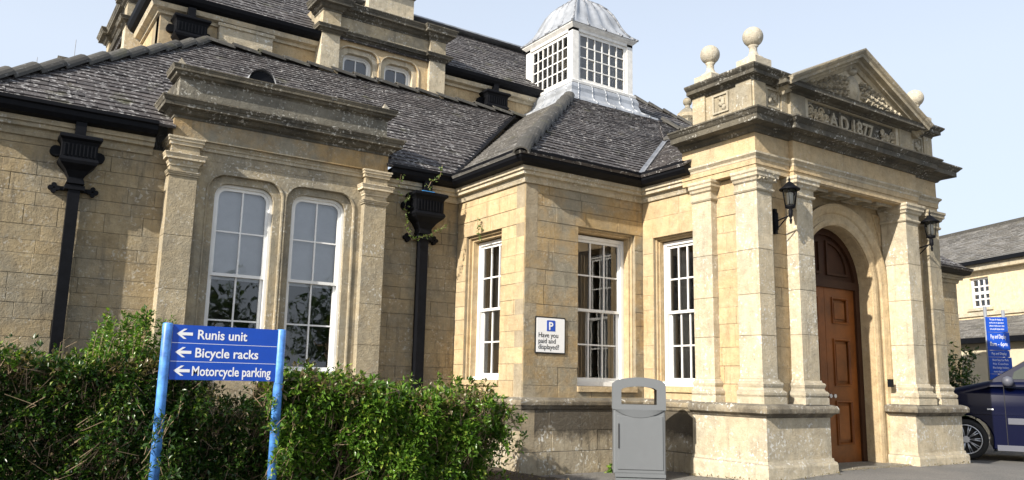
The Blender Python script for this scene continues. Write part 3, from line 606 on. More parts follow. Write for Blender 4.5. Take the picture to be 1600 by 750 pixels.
# ------------------------------------------------------------ entrance porch
PX0, PX1, PY = 8.68, 13.25, 7.0; CXp = 10.965
def block(name, x0, x1, y0, y1, z0, z1, mat, parent, joints=None, label=None):
    m = MB(); e = .008; m.box(x0+e, x1-e, y0+e, y1-e, z0, z1); o = m.build(name, M['mortar'] if joints else mat, parent, label)
    if joints:
        for p, q in zip(joints, joints[1:]):
            j = random.uniform(-.002, .002); k = bmesh.new(); mm = MB(); mm.box(x0+j, x1, y0+j, y1, p+.002, q-.002); me = mm.mesh('stone', mat); k.from_mesh(me)
            bmesh.ops.bevel(k, geom=k.edges[:], offset=.004, segments=1, affect='EDGES'); k.to_mesh(me); k.free(); finish(bpy.data.objects.new('stone', me), o)
    return o
def pedestal(x0, x1, y0, y1):
    p = block('pedestal', x0, x1, y0, y1, 0, .9, M['pale'], B, [.33, .88])
    c = [(x0, y1), (x0, y0), (x1, y0), (x1, y1)]
    m = MB(); sweep(m, [(-.1, -.1), (.055, -.1), (.055, .25), (.045, .285), (.02, .30), (.015, .335), (-.1, .335)], c); m.build('pedestal_base', M['pale'], p)
    m = MB(); sweep(m, [(-.6, .87), (.01, .87), (.03, .9), (.05, .915), (.085, .93), (.09, .985), (.07, 1.02), (.0, 1.045), (-.6, 1.045)], c); m.build('ledge', M['dirty'], p)
    m = MB(); m.box(x0+.1, x1-.1, y0+.1, y1, .9, 1.044); m.build('pedestal_top', M['dirty'], p)
pedestal(8.60, 9.93, 6.90, 8.16); pedestal(12.03, 13.35, 6.90, 8.16)
def pilaster(x0, x1, y0, y1, label=None, mat=None):
    zz = 1.04; js = [1.36]; R = random.Random(int(x0*100))
    while js[-1] < 3.3: js.append(js[-1]+R.uniform(.45, .75))
    js[-1] = 3.9; p = block('pilaster', x0, x1, y0, y1, zz, 4.15, mat or M['pale'], B, js, label)
    c = [(x0, y1), (x0, y0), (x1, y0), (x1, y1)]
    m = MB(); sweep(m, [(-.05, zz), (.075, zz), (.075, 1.13), (.06, 1.135), (.075, 1.16), (.078, 1.19), (.06, 1.215), (.045, 1.22), (.035, 1.25), (.045, 1.275), (.052, 1.3), (.04, 1.325), (.02, 1.33), (.012, 1.36), (-.05, 1.37)], c); m.build('pilaster_base', M['pale'], p)
    m = MB(); sweep(m, [(-.05, 3.88), (.015, 3.88), (.03, 3.9), (.03, 3.92), (.012, 3.93), (.012, 4.0), (.04, 4.02), (.05, 4.05), (.075, 4.07), (.075, 4.11), (.09, 4.13), (.09, 4.165), (-.05, 4.165)], c); m.build('pilaster_cap', mat or M['pale'], p); return p
pilaster(PX0, 8.99, PY, 7.37, 'corner pilaster with a broken, crumbling capital'); pilaster(PX0, 9.05, 7.81, 8.17)
pilaster(12.91, PX1, PY, 7.37, mat=M['grey']); pilaster(12.9, PX1, 7.81, 8.17, mat=M['grey'])
pilaster(9.43, 9.79, 6.93, 7.35, mat=M['pale']); pilaster(12.15, 12.5, 6.93, 7.35, mat=M['pale'])
# broken bits on the corner capital
m = MB()
for i in range(16):
    s_ = random.uniform(.02, .05); c_ = V((8.62+random.random()*.42, 6.93+random.random()*.04, 4.03+random.random()*.13))
    vs = [c_+V((random.uniform(-1, 1), random.uniform(-1, 1), random.uniform(-.6, .6))).normalized()*s_ for _ in range(8)]
    bmx = bmesh.new(); [bmx.verts.new(q) for q in vs]; bmesh.ops.convex_hull(bmx, input=bmx.verts); bmx.verts.index_update()
    bmx.verts.ensure_lookup_table(); m.add([q.co[:] for q in bmx.verts], [[w.index for w in f_.verts] for f_ in bmx.faces]); bmx.free()
m.build('broken_capital', M['pale'], B)
# walls between the pilasters
ashlar(LW(8.80), -8.16, -7.02, 1.04, 4.15, [], M['gold'], B, .26, .5, .8, seed=41)
ashlar(FW(7.12), 8.72, 9.6, 1.04, 4.15, [], M['gold'], B, .27, .3, .5, seed=42, thick=.1)
ashlar(FW(7.12), 12.3, 13.2, 1.04, 4.15, [], M['gold'], B, .27, .3, .5, seed=43, thick=.1)
m = MB(); m.box(8.85, 9.74, 7.2, 7.42, .05, 4.15); m.box(12.2, 13.2, 7.2, 7.42, .05, 4.15); m.box(13.0, 13.14, 7.42, 9.4, 0, 4.15); m.build('porch_wall', M['wall'], B)
# arch wall with moulded archivolt
AY = 7.38; hw = .86; zs_ = 2.86; FA = FW(AY); m = MB()
plate(m, rect(9.7, 12.25, -.05, 4.15), [arch(CXp, hw, -.02, zs_)], FA, -.28, 0); AW = m.build('arch_wall', M['gold'], B)
def archivolt(hw_, prof, mat, z0=.0, nm='archivolt'):
    pts = [(CXp-hw_, z0)]+[(CXp-hw_*math.cos(PI*i/36), zs_+hw_*math.sin(PI*i/36)) for i in range(37)]+[(CXp+hw_, z0)]
    m = MB(); sweep(m, prof, pts, FA); return m.build(nm, mat, AW)
archivolt(hw, [(-.006, -.1), (-.006, .03), (-.05, .05), (-.10, .05), (-.10, .035), (-.18, .035), (-.20, .06), (-.25, .075), (-.29, .09), (-.33, .09), (-.33, -.05)], M['gold'])
for s_ in (-1, 1):   # sunk spandrel triangles
    pts = [(CXp+s_*1.0, 4.02), (CXp+s_*1.19, 4.02), (CXp+s_*1.19, 3.55)]
    if s_ < 0: pts = pts[::-1]
    m = MB(); sweep(m, [(-.012, -.01), (-.012, .018), (.012, .018), (.012, -.01)], pts, FA, True); m.build('spandrel_moulding', M['gold'], AW)
# door: dark frame, fixed tympanum, two leaves
DY = 7.62; FD = FW(DY); m = MB()
plate(m, arch(CXp, hw+.01, 0, zs_), [arch(CXp, hw-.10, .01, zs_)], FD, -.12, .03); DF = m.build('door_frame', M['darkwood'], B)
m = MB(); m.box(CXp-hw, CXp+hw, 2.80, 2.92, -.05, .035, FD); m.build('transom', M['darkwood'], DF)
m = MB(); ha = hw-.1; o_ = arch(CXp, ha, 2.9, 2.9)
plate(m, o_, [], FD, -.06, -.02); TY = m.build('tympanum_panel', M['darkwood'], DF)
for s_ in (-1, 1):
    q = [(CXp+s_*.1, 3.02)]+[(CXp+s_*(.1+.5*math.cos(PI/2*i/8)), 3.02+.5*math.sin(PI/2*i/8)) for i in range(9)]
    if s_ < 0: q = q[::-1]
    m = MB(); sweep(m, [(-.02, -.02), (-.02, .01), (.02, .01), (.02, -.02)], q, FD, True); m.build('tympanum_moulding', M['darkwood'], TY)
for s_ in (-1, 1):
    a0, a1 = (CXp-ha, CXp-.004) if s_ < 0 else (CXp+.004, CXp+ha); m = MB(); mid = (a0+a1)/2; pw_ = .21
    ps = [(mid-pw_, mid+pw_, z0, z1) for z0, z1 in ((.42, 1.08), (1.3, 2.02), (2.25, 2.66))]
    plate(m, rect(a0, a1, .03, 2.8), [rect(*p) for p in ps], FD, -.06, -.01); DL = m.build('door', M['wood'], B)
    for p in ps:
        m = MB(); m.box(p[0]-.0, p[1], p[2], p[3], -.06, -.045, FD); m.box(p[0]+.08, p[1]-.08, p[2]+.08, p[3]-.08, -.05, -.018, FD)
        sweep(m, [(0, -.03), (0, .006), (-.02, .012), (-.035, -.01), (-.035, -.03)], [(p[0], p[2]), (p[1], p[2]), (p[1], p[3]), (p[0], p[3])], FD, True); m.build('door_panel', M['wood'], DL)
    m = MB(); xk = a1-.05 if s_ < 0 else a0+.05; m.bar(FD(xk, 1.15, 0), FD(xk, 1.15, .05), .012); m.bar(FD(xk, 1.15, .05), FD(xk, 1.15, .075), .03, 12); m.build('handle', M['alloy'], DL)
# soffit with rosette carving
m = MB(); m.box(9.5, 12.45, 6.95, 7.4, 4.14, 4.2); SF = m.build('soffit', M['gold'], B)
m = MB()
for i in range(4):
    cx = 10.15+.55*i; sweep(m, [(-.012, 4.1), (.012, 4.1), (.012, 4.15), (-.012, 4.15)], [(cx-.2, 7.07), (cx+.2, 7.07), (cx+.2, 7.3), (cx-.2, 7.3)][::-1], PL, True); m.lathe([(.05, -.03), (.07, 0)], (cx, 7.18, 4.14), 10)
m.build('soffit_carving', M['carve'], SF)
# entablature, stepped forward over the doorway
G0, G1 = 9.40, 12.53
ent = [(PX0, 8.35), (PX0, PY), (G0, PY), (G0, 6.93), (G1, 6.93), (G1, PY), (PX1, PY), (PX1, 8.35)]
def course(prof, mat, nm, path=None): m = MB(); sweep(m, prof, path or ent); return m.build(nm, mat, B)
course([(-.4, 4.16), (.0, 4.16), (.0, 4.24), (.015, 4.245), (.015, 4.32), (-.4, 4.32)], M['gold'], 'architrave')
course([(-.3, 4.32), (.02, 4.32), (.025, 4.35), (.045, 4.37), (.06, 4.385), (.06, 4.41), (.0, 4.42), (-.3, 4.42)], M['pale'], 'architrave_moulding')
course([(-.3, 4.42), (.0, 4.42), (.0, 4.7), (-.3, 4.7)], M['gold'], 'frieze')
course([(-.3, 4.69), (.03, 4.69), (.05, 4.72), (.09, 4.74), (.1, 4.765), (.24, 4.775), (.24, 4.85), (.26, 4.865), (.29, 4.90), (.31, 4.915), (.31, 4.935), (.2, 4.96), (-.3, 5.0)], M['soot'], 'cornice')
att = [(PX0+.02, 8.15), (PX0+.02, PY+.02), (G0+.02, PY+.02), (G0+.02, 6.95), (G1-.02, 6.95), (G1-.02, PY+.02), (PX1-.02, PY+.02), (PX1-.02, 8.15)]
course([(-.3, 4.96), (.03, 4.96), (.03, 5.04), (.0, 5.06), (-.3, 5.06)], M['grey'], 'attic_base', att)
# attic wall: piers, sunk panel with the date
ATT = block('attic_wall', PX0+.02, PX1-.02, PY+.03, 8.13, 4.98, 5.5, M['grey'], B)
for x0, x1 in ((8.70, 8.95), (9.28, 9.42), (12.51, 12.65), (12.98, 13.23)): m = MB(); m.box(x0, x1, PY-.0, PY+.1, 5.05, 5.47); m.build('pier', M['grey'], ATT)
for y0, y1 in ((7.03, 7.3), (7.88, 8.12)): m = MB(); m.box(PX0-.005, PX0+.1, y0, y1, 5.05, 5.47); m.build('pier', M['grey'], ATT)
for q0, q1 in ((G0+.02, 9.76), (12.17, G1-.02)): m = MB(); m.box(q0, q1, 6.95, 7.1, 5.02, 5.46); m.build('pier', M['grey'], ATT)
FP = FW(7.0); m = MB(); plate(m, rect(9.76, 12.17, 5.0, 5.46), [rect(9.84, 12.09, 5.05, 5.40)], FP, -.1, .035); m.build('panel_frame', M['pale'], ATT)
m = MB(); m.box(9.8, 12.12, 7.02, 7.06, 5.02, 5.44); PN = m.build('date_panel', M['soot'], ATT)
def blobs(m, F, pts, c=0):
    for x, z, rx, rz, d in pts:
        K, J = 8, 3; vs = []
        for j in range(J+1):
            a = PI/2*j/J
            for i in range(K): vs.append(F(x+rx*math.cos(a)*math.cos(2*PI*i/K), z+rz*math.cos(a)*math.sin(2*PI*i/K), c+d*math.sin(a)))
        m.add(vs, [(j*K+i, j*K+(i+1) % K, (j+1)*K+(i+1) % K, (j+1)*K+i) for j in range(J) for i in range(K)], True)
def petals(m, F, x, z, r, n, c, d, rot=0):
    for k in range(n):
        a = rot+2*PI*k/n; ca, sa = math.cos(a), math.sin(a); pts = []
        for u_, w_, h_ in ((.15, 0, d*.6), (.55, -.22, d*.25), (.6, 0, d*1.0), (.55, .22, d*.25), (1.0, 0, d*.7), (1.05, 0, 0), (.15, 0, 0)): pts.append(F(x+r*(u_*ca-w_*sa), z+r*(u_*sa+w_*ca), c+h_))
        m.add(pts, [(0, 1, 2), (0, 2, 3), (1, 4, 2), (2, 4, 3), (1, 5, 4), (4, 5, 3), (0, 6, 1), (0, 3, 6)])
def curl(m, F, x, z, r, turns, sgn, c, th=.012, start=0):
    n = int(16*turns); pts = []
    for i in range(n+1): a = start+sgn*2*PI*turns*i/n; q = r*(1-.8*i/n); pts.append(F(x+q*math.cos(a), z+q*math.sin(a), c+.012))
    for a, b in zip(pts, pts[1:]): m.bar(a, b, th, 6)
    blobs(m, F, [(x, z, r*.25, r*.25, .03)], c)
def text(s, size, F, a, b, c, mat, parent, name='lettering', ext=.002, align='LEFT', sx=1.0, bold=0):
    cu = bpy.data.curves.new('t', 'FONT'); cu.body = s; cu.size = size; cu.extrude = ext; cu.offset = bold; cu.align_x = align; cu.resolution_u = 3
    t_ = bpy.data.objects.new('t', cu); COL.objects.link(t_); dg = bpy.context.evaluated_depsgraph_get(); me = bpy.data.meshes.new_from_object(t_.evaluated_get(dg)); bpy.data.objects.remove(t_)
    for v in me.vertices: v.co = F(a+v.co.x*sx, b+v.co.y, c+v.co.z)
    me.materials.clear(); me.materials.append(mat); return finish(bpy.data.objects.new(name, me), parent)
FT = FW(7.005)
text('A.D.1877.', .31, FT, 10.36, 5.10, .02, M['carve'], PN, ext=.02, sx=.93, bold=.006)
for s_, x0 in ((1, 9.92), (-1, 12.03)):
    m = MB()
    for i in range(4):
        if s_ < 0 and i > 2: continue
        curl(m, FT, x0+s_*.13*i, 5.24+.04*(-1)**i, .075, 1.3, s_*(-1)**i, 0, .013, PI*i)
        petals(m, FT, x0+s_*.13*i, 5.2, .075, 6, 0, .04, i)
        blobs(m, FT, [(x0+s_*.13*i+random.uniform(-.05, .05), 5.2+random.uniform(-.07, .1), .03, .018, .03) for _ in range(5)], 0)
    m.build('scroll_carving', M['pale'], PN)
# small carved panels either side
for F_, cx in ((FW(PY+.03), 9.12), (LW(PX0+.02), -7.6), (FW(PY+.03), 12.82)):
    m = MB(); sweep(m, [(-.012, -.02), (-.012, .015), (.015, .015), (.015, -.02)], [(cx-.13, 5.14), (cx+.13, 5.14), (cx+.13, 5.40), (cx-.13, 5.40)], F_, True)
    blobs(m, F_, [(cx+random.uniform(-.07, .07), 5.27+random.uniform(-.08, .08), .035, .035, .025) for _ in range(10)], 0); m.build('carved_panel', M['carve'], ATT)
cp = [(PX0+.02, 8.15), (PX0+.02, PY+.02), (9.26, PY+.02), (9.26, 6.93), (12.67, 6.93), (12.67, PY+.02), (PX1-.02, PY+.02), (PX1-.02, 8.15)]
course([(-.3, 5.45), (.02, 5.45), (.03, 5.48), (.06, 5.5), (.12, 5.51), (.12, 5.56), (.15, 5.585), (.17, 5.61), (.17, 5.63), (.1, 5.65), (-.3, 5.68)], M['soot'], 'attic_cornice', [(PX0+.02, 8.15), (PX0+.02, PY+.02), (9.34, PY+.02)])
course([(-.3, 5.45), (.02, 5.45), (.03, 5.48), (.06, 5.5), (.12, 5.51), (.12, 5.56), (.15, 5.585), (.17, 5.61), (.17, 5.63), (.1, 5.65), (-.3, 5.68)], M['soot'], 'attic_cornice', [(12.6, PY+.02), (PX1-.02, PY+.02), (PX1-.02, 8.15)])
m = MB(); m.box(PX0+.1, PX1-.1, PY+.1, 8.1, 5.4, 5.64); m.build('porch_roof', M['lead'], B)
# pediment
GL, GR, GZ, AP = 9.22, 12.71, 5.42, 6.30; GY = 6.96; FG = FW(GY)
m = MB(); m.add([FG(GL+.15, GZ, 0), FG(GR-.15, GZ, 0), FG(CXp, AP-.04, 0), FG(GL+.15, GZ, -.9), FG(GR-.15, GZ, -.9), FG(CXp, AP-.04, -.9)], [(0, 1, 2), (3, 5, 4), (0, 3, 4, 1), (1, 4, 5, 2), (2, 5, 3, 0)])
PD = m.build('pediment', M['pale'], B)
m = MB(); hz = [(-.3, 5.41), (.02, 5.41), (.04, 5.435), (.1, 5.44), (.18, 5.45), (.18, 5.5), (.2, 5.52), (-.3, 5.53)]
sweep(m, hz, [(GL+.08, 7.3), (GL+.08, GY), (GR-.08, GY), (GR-.08, 7.3)]); m.build('pediment_cornice', M['soot'], PD)
rk = [(-.20, -.3), (-.20, .03), (-.17, .05), (-.145, .06), (-.14, .12), (-.09, .125), (-.09, .2), (-.05, .21), (-.03, .24), (0, .26), (.02, .26), (.03, -.9), (-.05, -.9)]
m = MB(); sweep(m, rk, [(GL-.05, GZ+.1), (CXp, AP+.07), (GR+.05, GZ+.1)][::-1], FG); m.build('raking_cornice', M['grey'], PD)
m = MB(); R = random.Random(5)
blobs(m, FG, [(CXp-.02, 5.80, .17, .23, .07), (CXp-.02, 5.80, .12, .18, .09), (CXp-.02, 6.07, .1, .05, .08), (CXp-.08, 6.12, .04, .05, .06), (CXp+.05, 6.12, .04, .05, .06)], 0)
for s_ in (-1, 1):
    for i in range(8):
        x = CXp+s_*(.27+i*.125); top = AP-.12-(abs(x-CXp))*.52; zc = 5.57+max(0, (top-5.6))*.33
        curl(m, FG, x, zc, .075-.004*i, 1.2, s_*(-1)**i, 0, .016, R.random()*6)
        petals(m, FG, x, zc, .085, 7, .02, .07, i); petals(m, FG, x+s_*.06, zc+.5*max(0, top-zc)*.9, .07, 6, 0, .06, i*2)
        if i < 5: petals(m, FG, x-s_*.05, min(top-.03, zc+.17), .075, 7, 0, .07, i*3); curl(m, FG, x+s_*.02, min(top-.05, zc+.2), .05, 1.1, -s_, 0, .014, i)
        for _ in range(10):
            zz = 5.54+max(.03, top-5.62)*R.random(); blobs(m, FG, [(x+R.uniform(-.07, .07), zz, R.uniform(.02, .045), R.uniform(.015, .035), R.uniform(.03, .07))], 0)
m.build('carved_arms', M['carve'], PD)
# ball finials
def finial(x, y, z, s=1.0, n=None):
    m = MB(); m.box(x-.17*s, x+.17*s, y-.17*s, y+.17*s, z, z+.13*s); a = m.build('ball_finial', M['ball'], B)
    m = MB(); m.lathe([(.15*s, .13*s), (.14*s, .16*s), (.08*s, .2*s), (.055*s, .26*s), (.055*s, .33*s), (.075*s, .35*s), (.05*s, .37*s)], (x, y, z)); m.build('neck', M['ball'], a)
    m = MB(); r = .145*s; K = 18; m.lathe([(max(.002, r*math.sin(PI*i/K)), z-z+.49*s-r*math.cos(PI*i/K)) for i in range(K+1)], (x, y, z), 32); m.build('ball', M['ball'], a)
finial(8.87, 7.13, 5.67); finial(8.87, 7.93, 5.67); finial(13.03, 7.13, 5.67); finial(13.03, 7.93, 5.67)
# stone urn rising behind the porch, from the far hall roof
m = MB(); ux, uy, uz = 17.1, 16.2, 7.95
m.box(ux-.25, ux+.25, uy-.25, uy+.25, uz-2, uz+1.0); uo = m.build('roof_pier', M['grey'], B)
m = MB(); m.lathe([(.3, 1.0), (.36, 1.08), (.32, 1.2), (.18, 1.34), (.08, 1.42), (.08, 1.5)], (ux, uy, uz), 8, False, PI/8); m.lathe([(.02, 1.46)]+[(.135*math.sin(PI*i/10), 1.60-.135*math.cos(PI*i/10)) for i in range(1, 10)]+[(.02, 1.735)], (ux, uy, uz), 20); m.build('finial', M['grey'], uo)

# doorstep
m = MB(); m.box(9.98, 11.98, 6.98, 7.7, 0, .165); m.build('doorstep', M['grey'], B)
m = MB(); m.box(11.93, 12.0, 7.2, 7.26, 1.30, 1.42); m.build('electric_box', M['iron'], B)

# ------------------------------------------------------------ wall lanterns
def lantern(x, y, z, label):
    L = thing('wall_lantern', label, 'lamp', (x, 7.12, z-.35), 'black lanterns beside the door')
    m = MB(); bx = x; m.lathe([(.02, -.16), (.05, -.13), (.05, .13), (.02, .16)], (bx, 7.09, z-.42), 12); m.box(bx-.03, bx+.03, 7.07, 7.12, z-.62, z-.22); m.build('backplate', M['iron'], L)
    m = MB(); m.bar((bx, 7.07, z-.42), (bx, y, z-.36), .012, 8); m.bar((bx, 7.07, z-.55), (bx, 6.98, z-.48), .01); m.bar((bx, 6.98, z-.48), (bx, y+.05, z-.37), .01); m.build('arm', M['iron'], L)
    m = MB(); m.lathe([(.012, -.50), (.022, -.44), (.012, -.41), (.035, -.38), (.035, -.28), (.02, -.27), (.075, -.25), (.08, -.21), (.07, -.21)], (x, y, z), 12)
    for i in range(6):
        a = PI/6+i*PI/3; m.bar((x+.078*math.cos(a), y+.078*math.sin(a), z-.22), (x+.118*math.cos(a), y+.118*math.sin(a), z+.04), .007, 5)
    m.build('lantern_frame', M['iron'], L)
    for i in range(6):
        a, b = PI/6+i*PI/3, PI/2+i*PI/3; q = MB(); q.add([(x+.076*math.cos(a), y+.076*math.sin(a), z-.21), (x+.076*math.cos(b), y+.076*math.sin(b), z-.21), (x+.115*math.cos(b), y+.115*math.sin(b), z+.04), (x+.115*math.cos(a), y+.115*math.sin(a), z+.04)], [(0, 1, 2, 3)]); q.build('pane', M['frost'], L, recalc=False)
    m = MB(); m.lathe([(.012, -.2), (.045, -.18), (.05, -.02), (.02, .0)], (x, y, z), 12); m.build('bulb', M['signwhite'], L)
    L.scale = (.88,)*3
    m = MB(); m.lathe([(.155, .03), (.16, .045), (.12, .075), (.07, .12), (.05, .145), (.03, .16), (.012, .17), (.02, .2), (.008, .23), (.004, .27)], (x, y, z), 24); m.build('lid', M['iron'], L)
lantern(9.17, 6.80, 3.93, 'black wall lantern on the left side of the door, beside the crumbling corner pilaster')
lantern(12.70, 6.80, 3.93, 'black wall lantern on the right side of the door, seen against the sky')

# ------------------------------------------------------------ parking sign on the block
PS = thing('parking_sign', 'white parking notice with blue P square screwed to the corner block wall', 'sign', (7.0, 9.36, 1.65))
F = FW(YB-.006); m = MB(); plate(m, rect(6.735, 7.275, 1.665, 2.19, .02), [], F, 0, .012); m.build('backing', M['black'], PS)
m = MB(); plate(m, rect(6.755, 7.255, 1.685, 2.17, .015), [], F, .012, .017); m.build('face', M['signwhite'], PS)
m = MB(); plate(m, rect(6.935, 7.085, 1.985, 2.14, .015), [], F, .017, .0195); m.build('parking_symbol', M['bluep'], PS)
text('P', .155, F, 6.965, 2.006, .021, M['signwhite'], PS, ext=.001, bold=.004)
for i, s_ in enumerate(('Have you', 'paid and', 'displayed?')): text(s_, .10, F, 6.785, 1.895-.083*i, .0185, M['black'], PS, ext=.001, sx=.93)

# ------------------------------------------------------------ direction sign
DS = thing('direction_sign', 'blue direction sign on two light blue posts in front of the hedge', 'sign', (2.1, 8.1, 0))
Y0 = 8.1
def atx(x, y, Y=8.1): return (x, Y)
for xp, zt in ((1.61, 1.735), (2.69, 1.73)):
    m = MB(); m.lathe([(.045, 0), (.045, zt-.01), (.039, zt), (.001, zt+.002)], (xp, Y0, 0), 20); m.build('post', M['bluepost'], DS)
F = FW(Y0-.02); zb = 1.215; hh_ = .167
for i, s_ in enumerate(('Motorcycle parking', 'Bicycle racks', 'Runis unit')):
    z0 = zb+i*(hh_+.004); m = MB(); m.box(1.655, 2.645, z0, z0+hh_, -.01, .0, F); o = m.build('panel', M['bluep'], DS)
    zc = z0+hh_/2; m = MB(); x0 = 1.69
    plate(m, [(x0, zc), (x0+.065, zc-.047), (x0+.092, zc-.047), (x0+.048, zc-.014), (x0+.145, zc-.014), (x0+.145, zc+.014), (x0+.048, zc+.014), (x0+.092, zc+.047), (x0+.065, zc+.047)], [], F, 0, .002); m.build('arrow', M['signwhite'], o)
    text(s_, .125, F, (1.85, 1.865, 1.875)[i], zc-.043, .0012, M['signwhite'], o, ext=.0008, sx=(.765, .93, .93)[i], bold=.002)
m = MB()
for i in (1, 2): m.box(1.655, 2.645, zb+i*(hh_+.004)-.004, zb+i*(hh_+.004), -.01, .0005, F)
m.build('joint_strip', M['signwhite'], DS)

# ------------------------------------------------------------ litter bin
BPX, BPY = 7.57, 8.13; BZ = gz(7.6, 8.2)
LB = thing('litter_bin', 'grey plastic litter bin with arched hood standing before the corner block', 'litter bin', (BPX, BPY, BZ))
th_ = rad(40); kb = 1.06
FB = Fr((BPX, BPY, BZ), V((math.cos(th_), -math.sin(th_), 0))*kb, V((0, 0, 1.13)), V((-math.sin(th_), -math.cos(th_), 0))*kb)
def arc_top(hw_, b0, zc_, rise, sh=.07):
    pts = [(-hw_, b0), (hw_, b0), (hw_, zc_-sh)]
    for i in range(13): t_ = i/12; x = hw_*(1-2*t_); pts.append((x*(1 if 0 < i < 12 else .985), zc_+rise*(1-(x/hw_)**2)-(sh*.35 if i in (0, 12) else 0)))
    return pts+[(-hw_, zc_-sh)]
m = MB(); hw_ = .325
plate(m, rect(-hw_, hw_, .06, .82), [], FB, -.5, 0); bo = m.build('bin_body', M['bin'], LB)
bv = bo.modifiers.new('b', 'BEVEL'); bv.width = .03; bv.segments = 3
m = MB(); plate(m, rect(-.27, .29, .12, .73), [], FB, 0, .012)
o = m.build('door', M['bin'], LB); bv = o.modifiers.new('b', 'BEVEL'); bv.width = .008; bv.segments = 2
m = MB(); K = 14   # curved lip over the door
vs = []
for c_ in (.0, .03):
    vs += [FB(-.3+.6*i/K, .80, c_) for i in range(K+1)]+[FB(-.3+.6*i/K, .795-.085*(1-((i/K)*2-1)**2), c_*.6) for i in range(K+1)]
m.add(vs, [(2*K+2+i, 2*K+3+i, 3*K+4+i, 3*K+3+i) for i in range(K)]+[(i, i+1, 2*K+3+i, 2*K+2+i) for i in range(K)]+[(K+1+i, 3*K+3+i, 3*K+4+i, K+2+i) for i in range(K)]); m.build('lip', M['bin'], LB)
m = MB(); plate(m, arc_top(.33, .80, 1.125, .05, .06), [arc_top(.22, .86, 1.04, .03, .02)], FB, -.06, .012)
plate(m, arc_top(.33, .80, 1.125, .05, .06), [arc_top(.22, .86, 1.04, .03, .02)], FB, -.5, -.44)
o = m.build('hood', M['bin'], LB); bv = o.modifiers.new('b', 'BEVEL'); bv.width = .012; bv.segments = 2
top = arc_top(.325, .80, 1.12, .05, .06)[2:]; m = MB(); n_ = len(top)
m.add([FB(x, z, c_) for c_ in (-.45, -.05) for x, z in top]+[FB(x*.93, z-.035, c_) for c_ in (-.45, -.05) for x, z in top], [(i, i+1, n_+i+1, n_+i) for i in range(n_-1)]+[(2*n_+i, 2*n_+i+1, 3*n_+i+1, 3*n_+i) for i in range(n_-1)], True); m.build('hood_top', M['bin'], LB, recalc=False)
m = MB(); m.box(.22, .30, .82, 1.04, -.44, -.06, FB); m.box(-.30, .3, .80, .86, -.44, -.06, FB); m.build('liner', M['bindark'], LB)
m = MB(); m.box(-.295, .315, -.04, .028, -.48, -.012, FB); m.box(-.30, .32, .035, .075, -.49, .006, FB); m.build('base', M['bin'], LB)
m = MB(); m.box(-.262, -.247, .36, .64, .0, .022, FB); m.build('door_handle', M['bindark'], LB)

# ------------------------------------------------------------ foliage helpers
def leafmesh(name, C, D, mat, parent, size=(.03, .055), k=6, spread=.9, kind='stuff', wid=.42):
    n = len(C); c = np.repeat(C, k, 0); d = np.repeat(D, k, 0)+rng.normal(0, spread, (n*k, 3)); d /= np.linalg.norm(d, axis=1)[:, None]
    L = rng.uniform(size[0], size[1], (n*k, 1)); up = rng.normal(0, .5, (n*k, 3))+np.array([0, 0, 1.0]); s = np.cross(d, up); s /= np.linalg.norm(s, axis=1)[:, None]+1e-6; nn_ = np.cross(s, d)
    b = c+d*.008; t_ = b+d*L-nn_*L*.12; mid = b+d*L*.5
    vs = np.stack([b, mid-s*L*wid*.5+nn_*L*.1, t_, mid+s*L*wid*.5+nn_*L*.1, mid], 1).reshape(-1, 3)
    i = np.arange(n*k)*5; f = np.stack([i, i+1, i+4, i+1, i+2, i+4, i+4, i+2, i+3, i, i+4, i+3], 1).reshape(-1, 3)
    me = bpy.data.meshes.new(name); me.vertices.add(len(vs)); me.vertices.foreach_set('co', vs.ravel()); me.loops.add(len(f)*3); me.loops.foreach_set('vertex_index', f.ravel().astype(np.int32))
    me.polygons.add(len(f)); me.polygons.foreach_set('loop_start', np.arange(len(f), dtype=np.int32)*3); me.polygons.foreach_set('loop_total', np.full(len(f), 3, np.int32)); me.update(); me.validate()
    me.materials.append(mat); return finish(bpy.data.objects.new(name, me), parent, None, kind)
def twigs(name, segs, mat, parent, kind='stuff'):
    m = MB()
    for p, q, r_, r2 in segs:
        p, q = V(p), V(q); d = (q-p).normalized(); a = d.orthogonal().normalized(); b = d.cross(a)
        vs = [p+(a*math.cos(2.09*i)+b*math.sin(2.09*i))*r_ for i in range(3)]+[q+(a*math.cos(2.09*i)+b*math.sin(2.09*i))*r2 for i in range(3)]
        m.add(vs, [(i, (i+1) % 3, 3+(i+1) % 3, 3+i) for i in range(3)])
    return m.build(name, mat, parent, None, kind, recalc=False)
def lump(x, z, s): return .5*math.sin(x*2.1+s)+.35*math.sin(x*4.7+z*3.1+s*2)+.25*math.sin(x*9.3-z*5.2+s*3)+.2*math.sin(z*11+x*3+s)
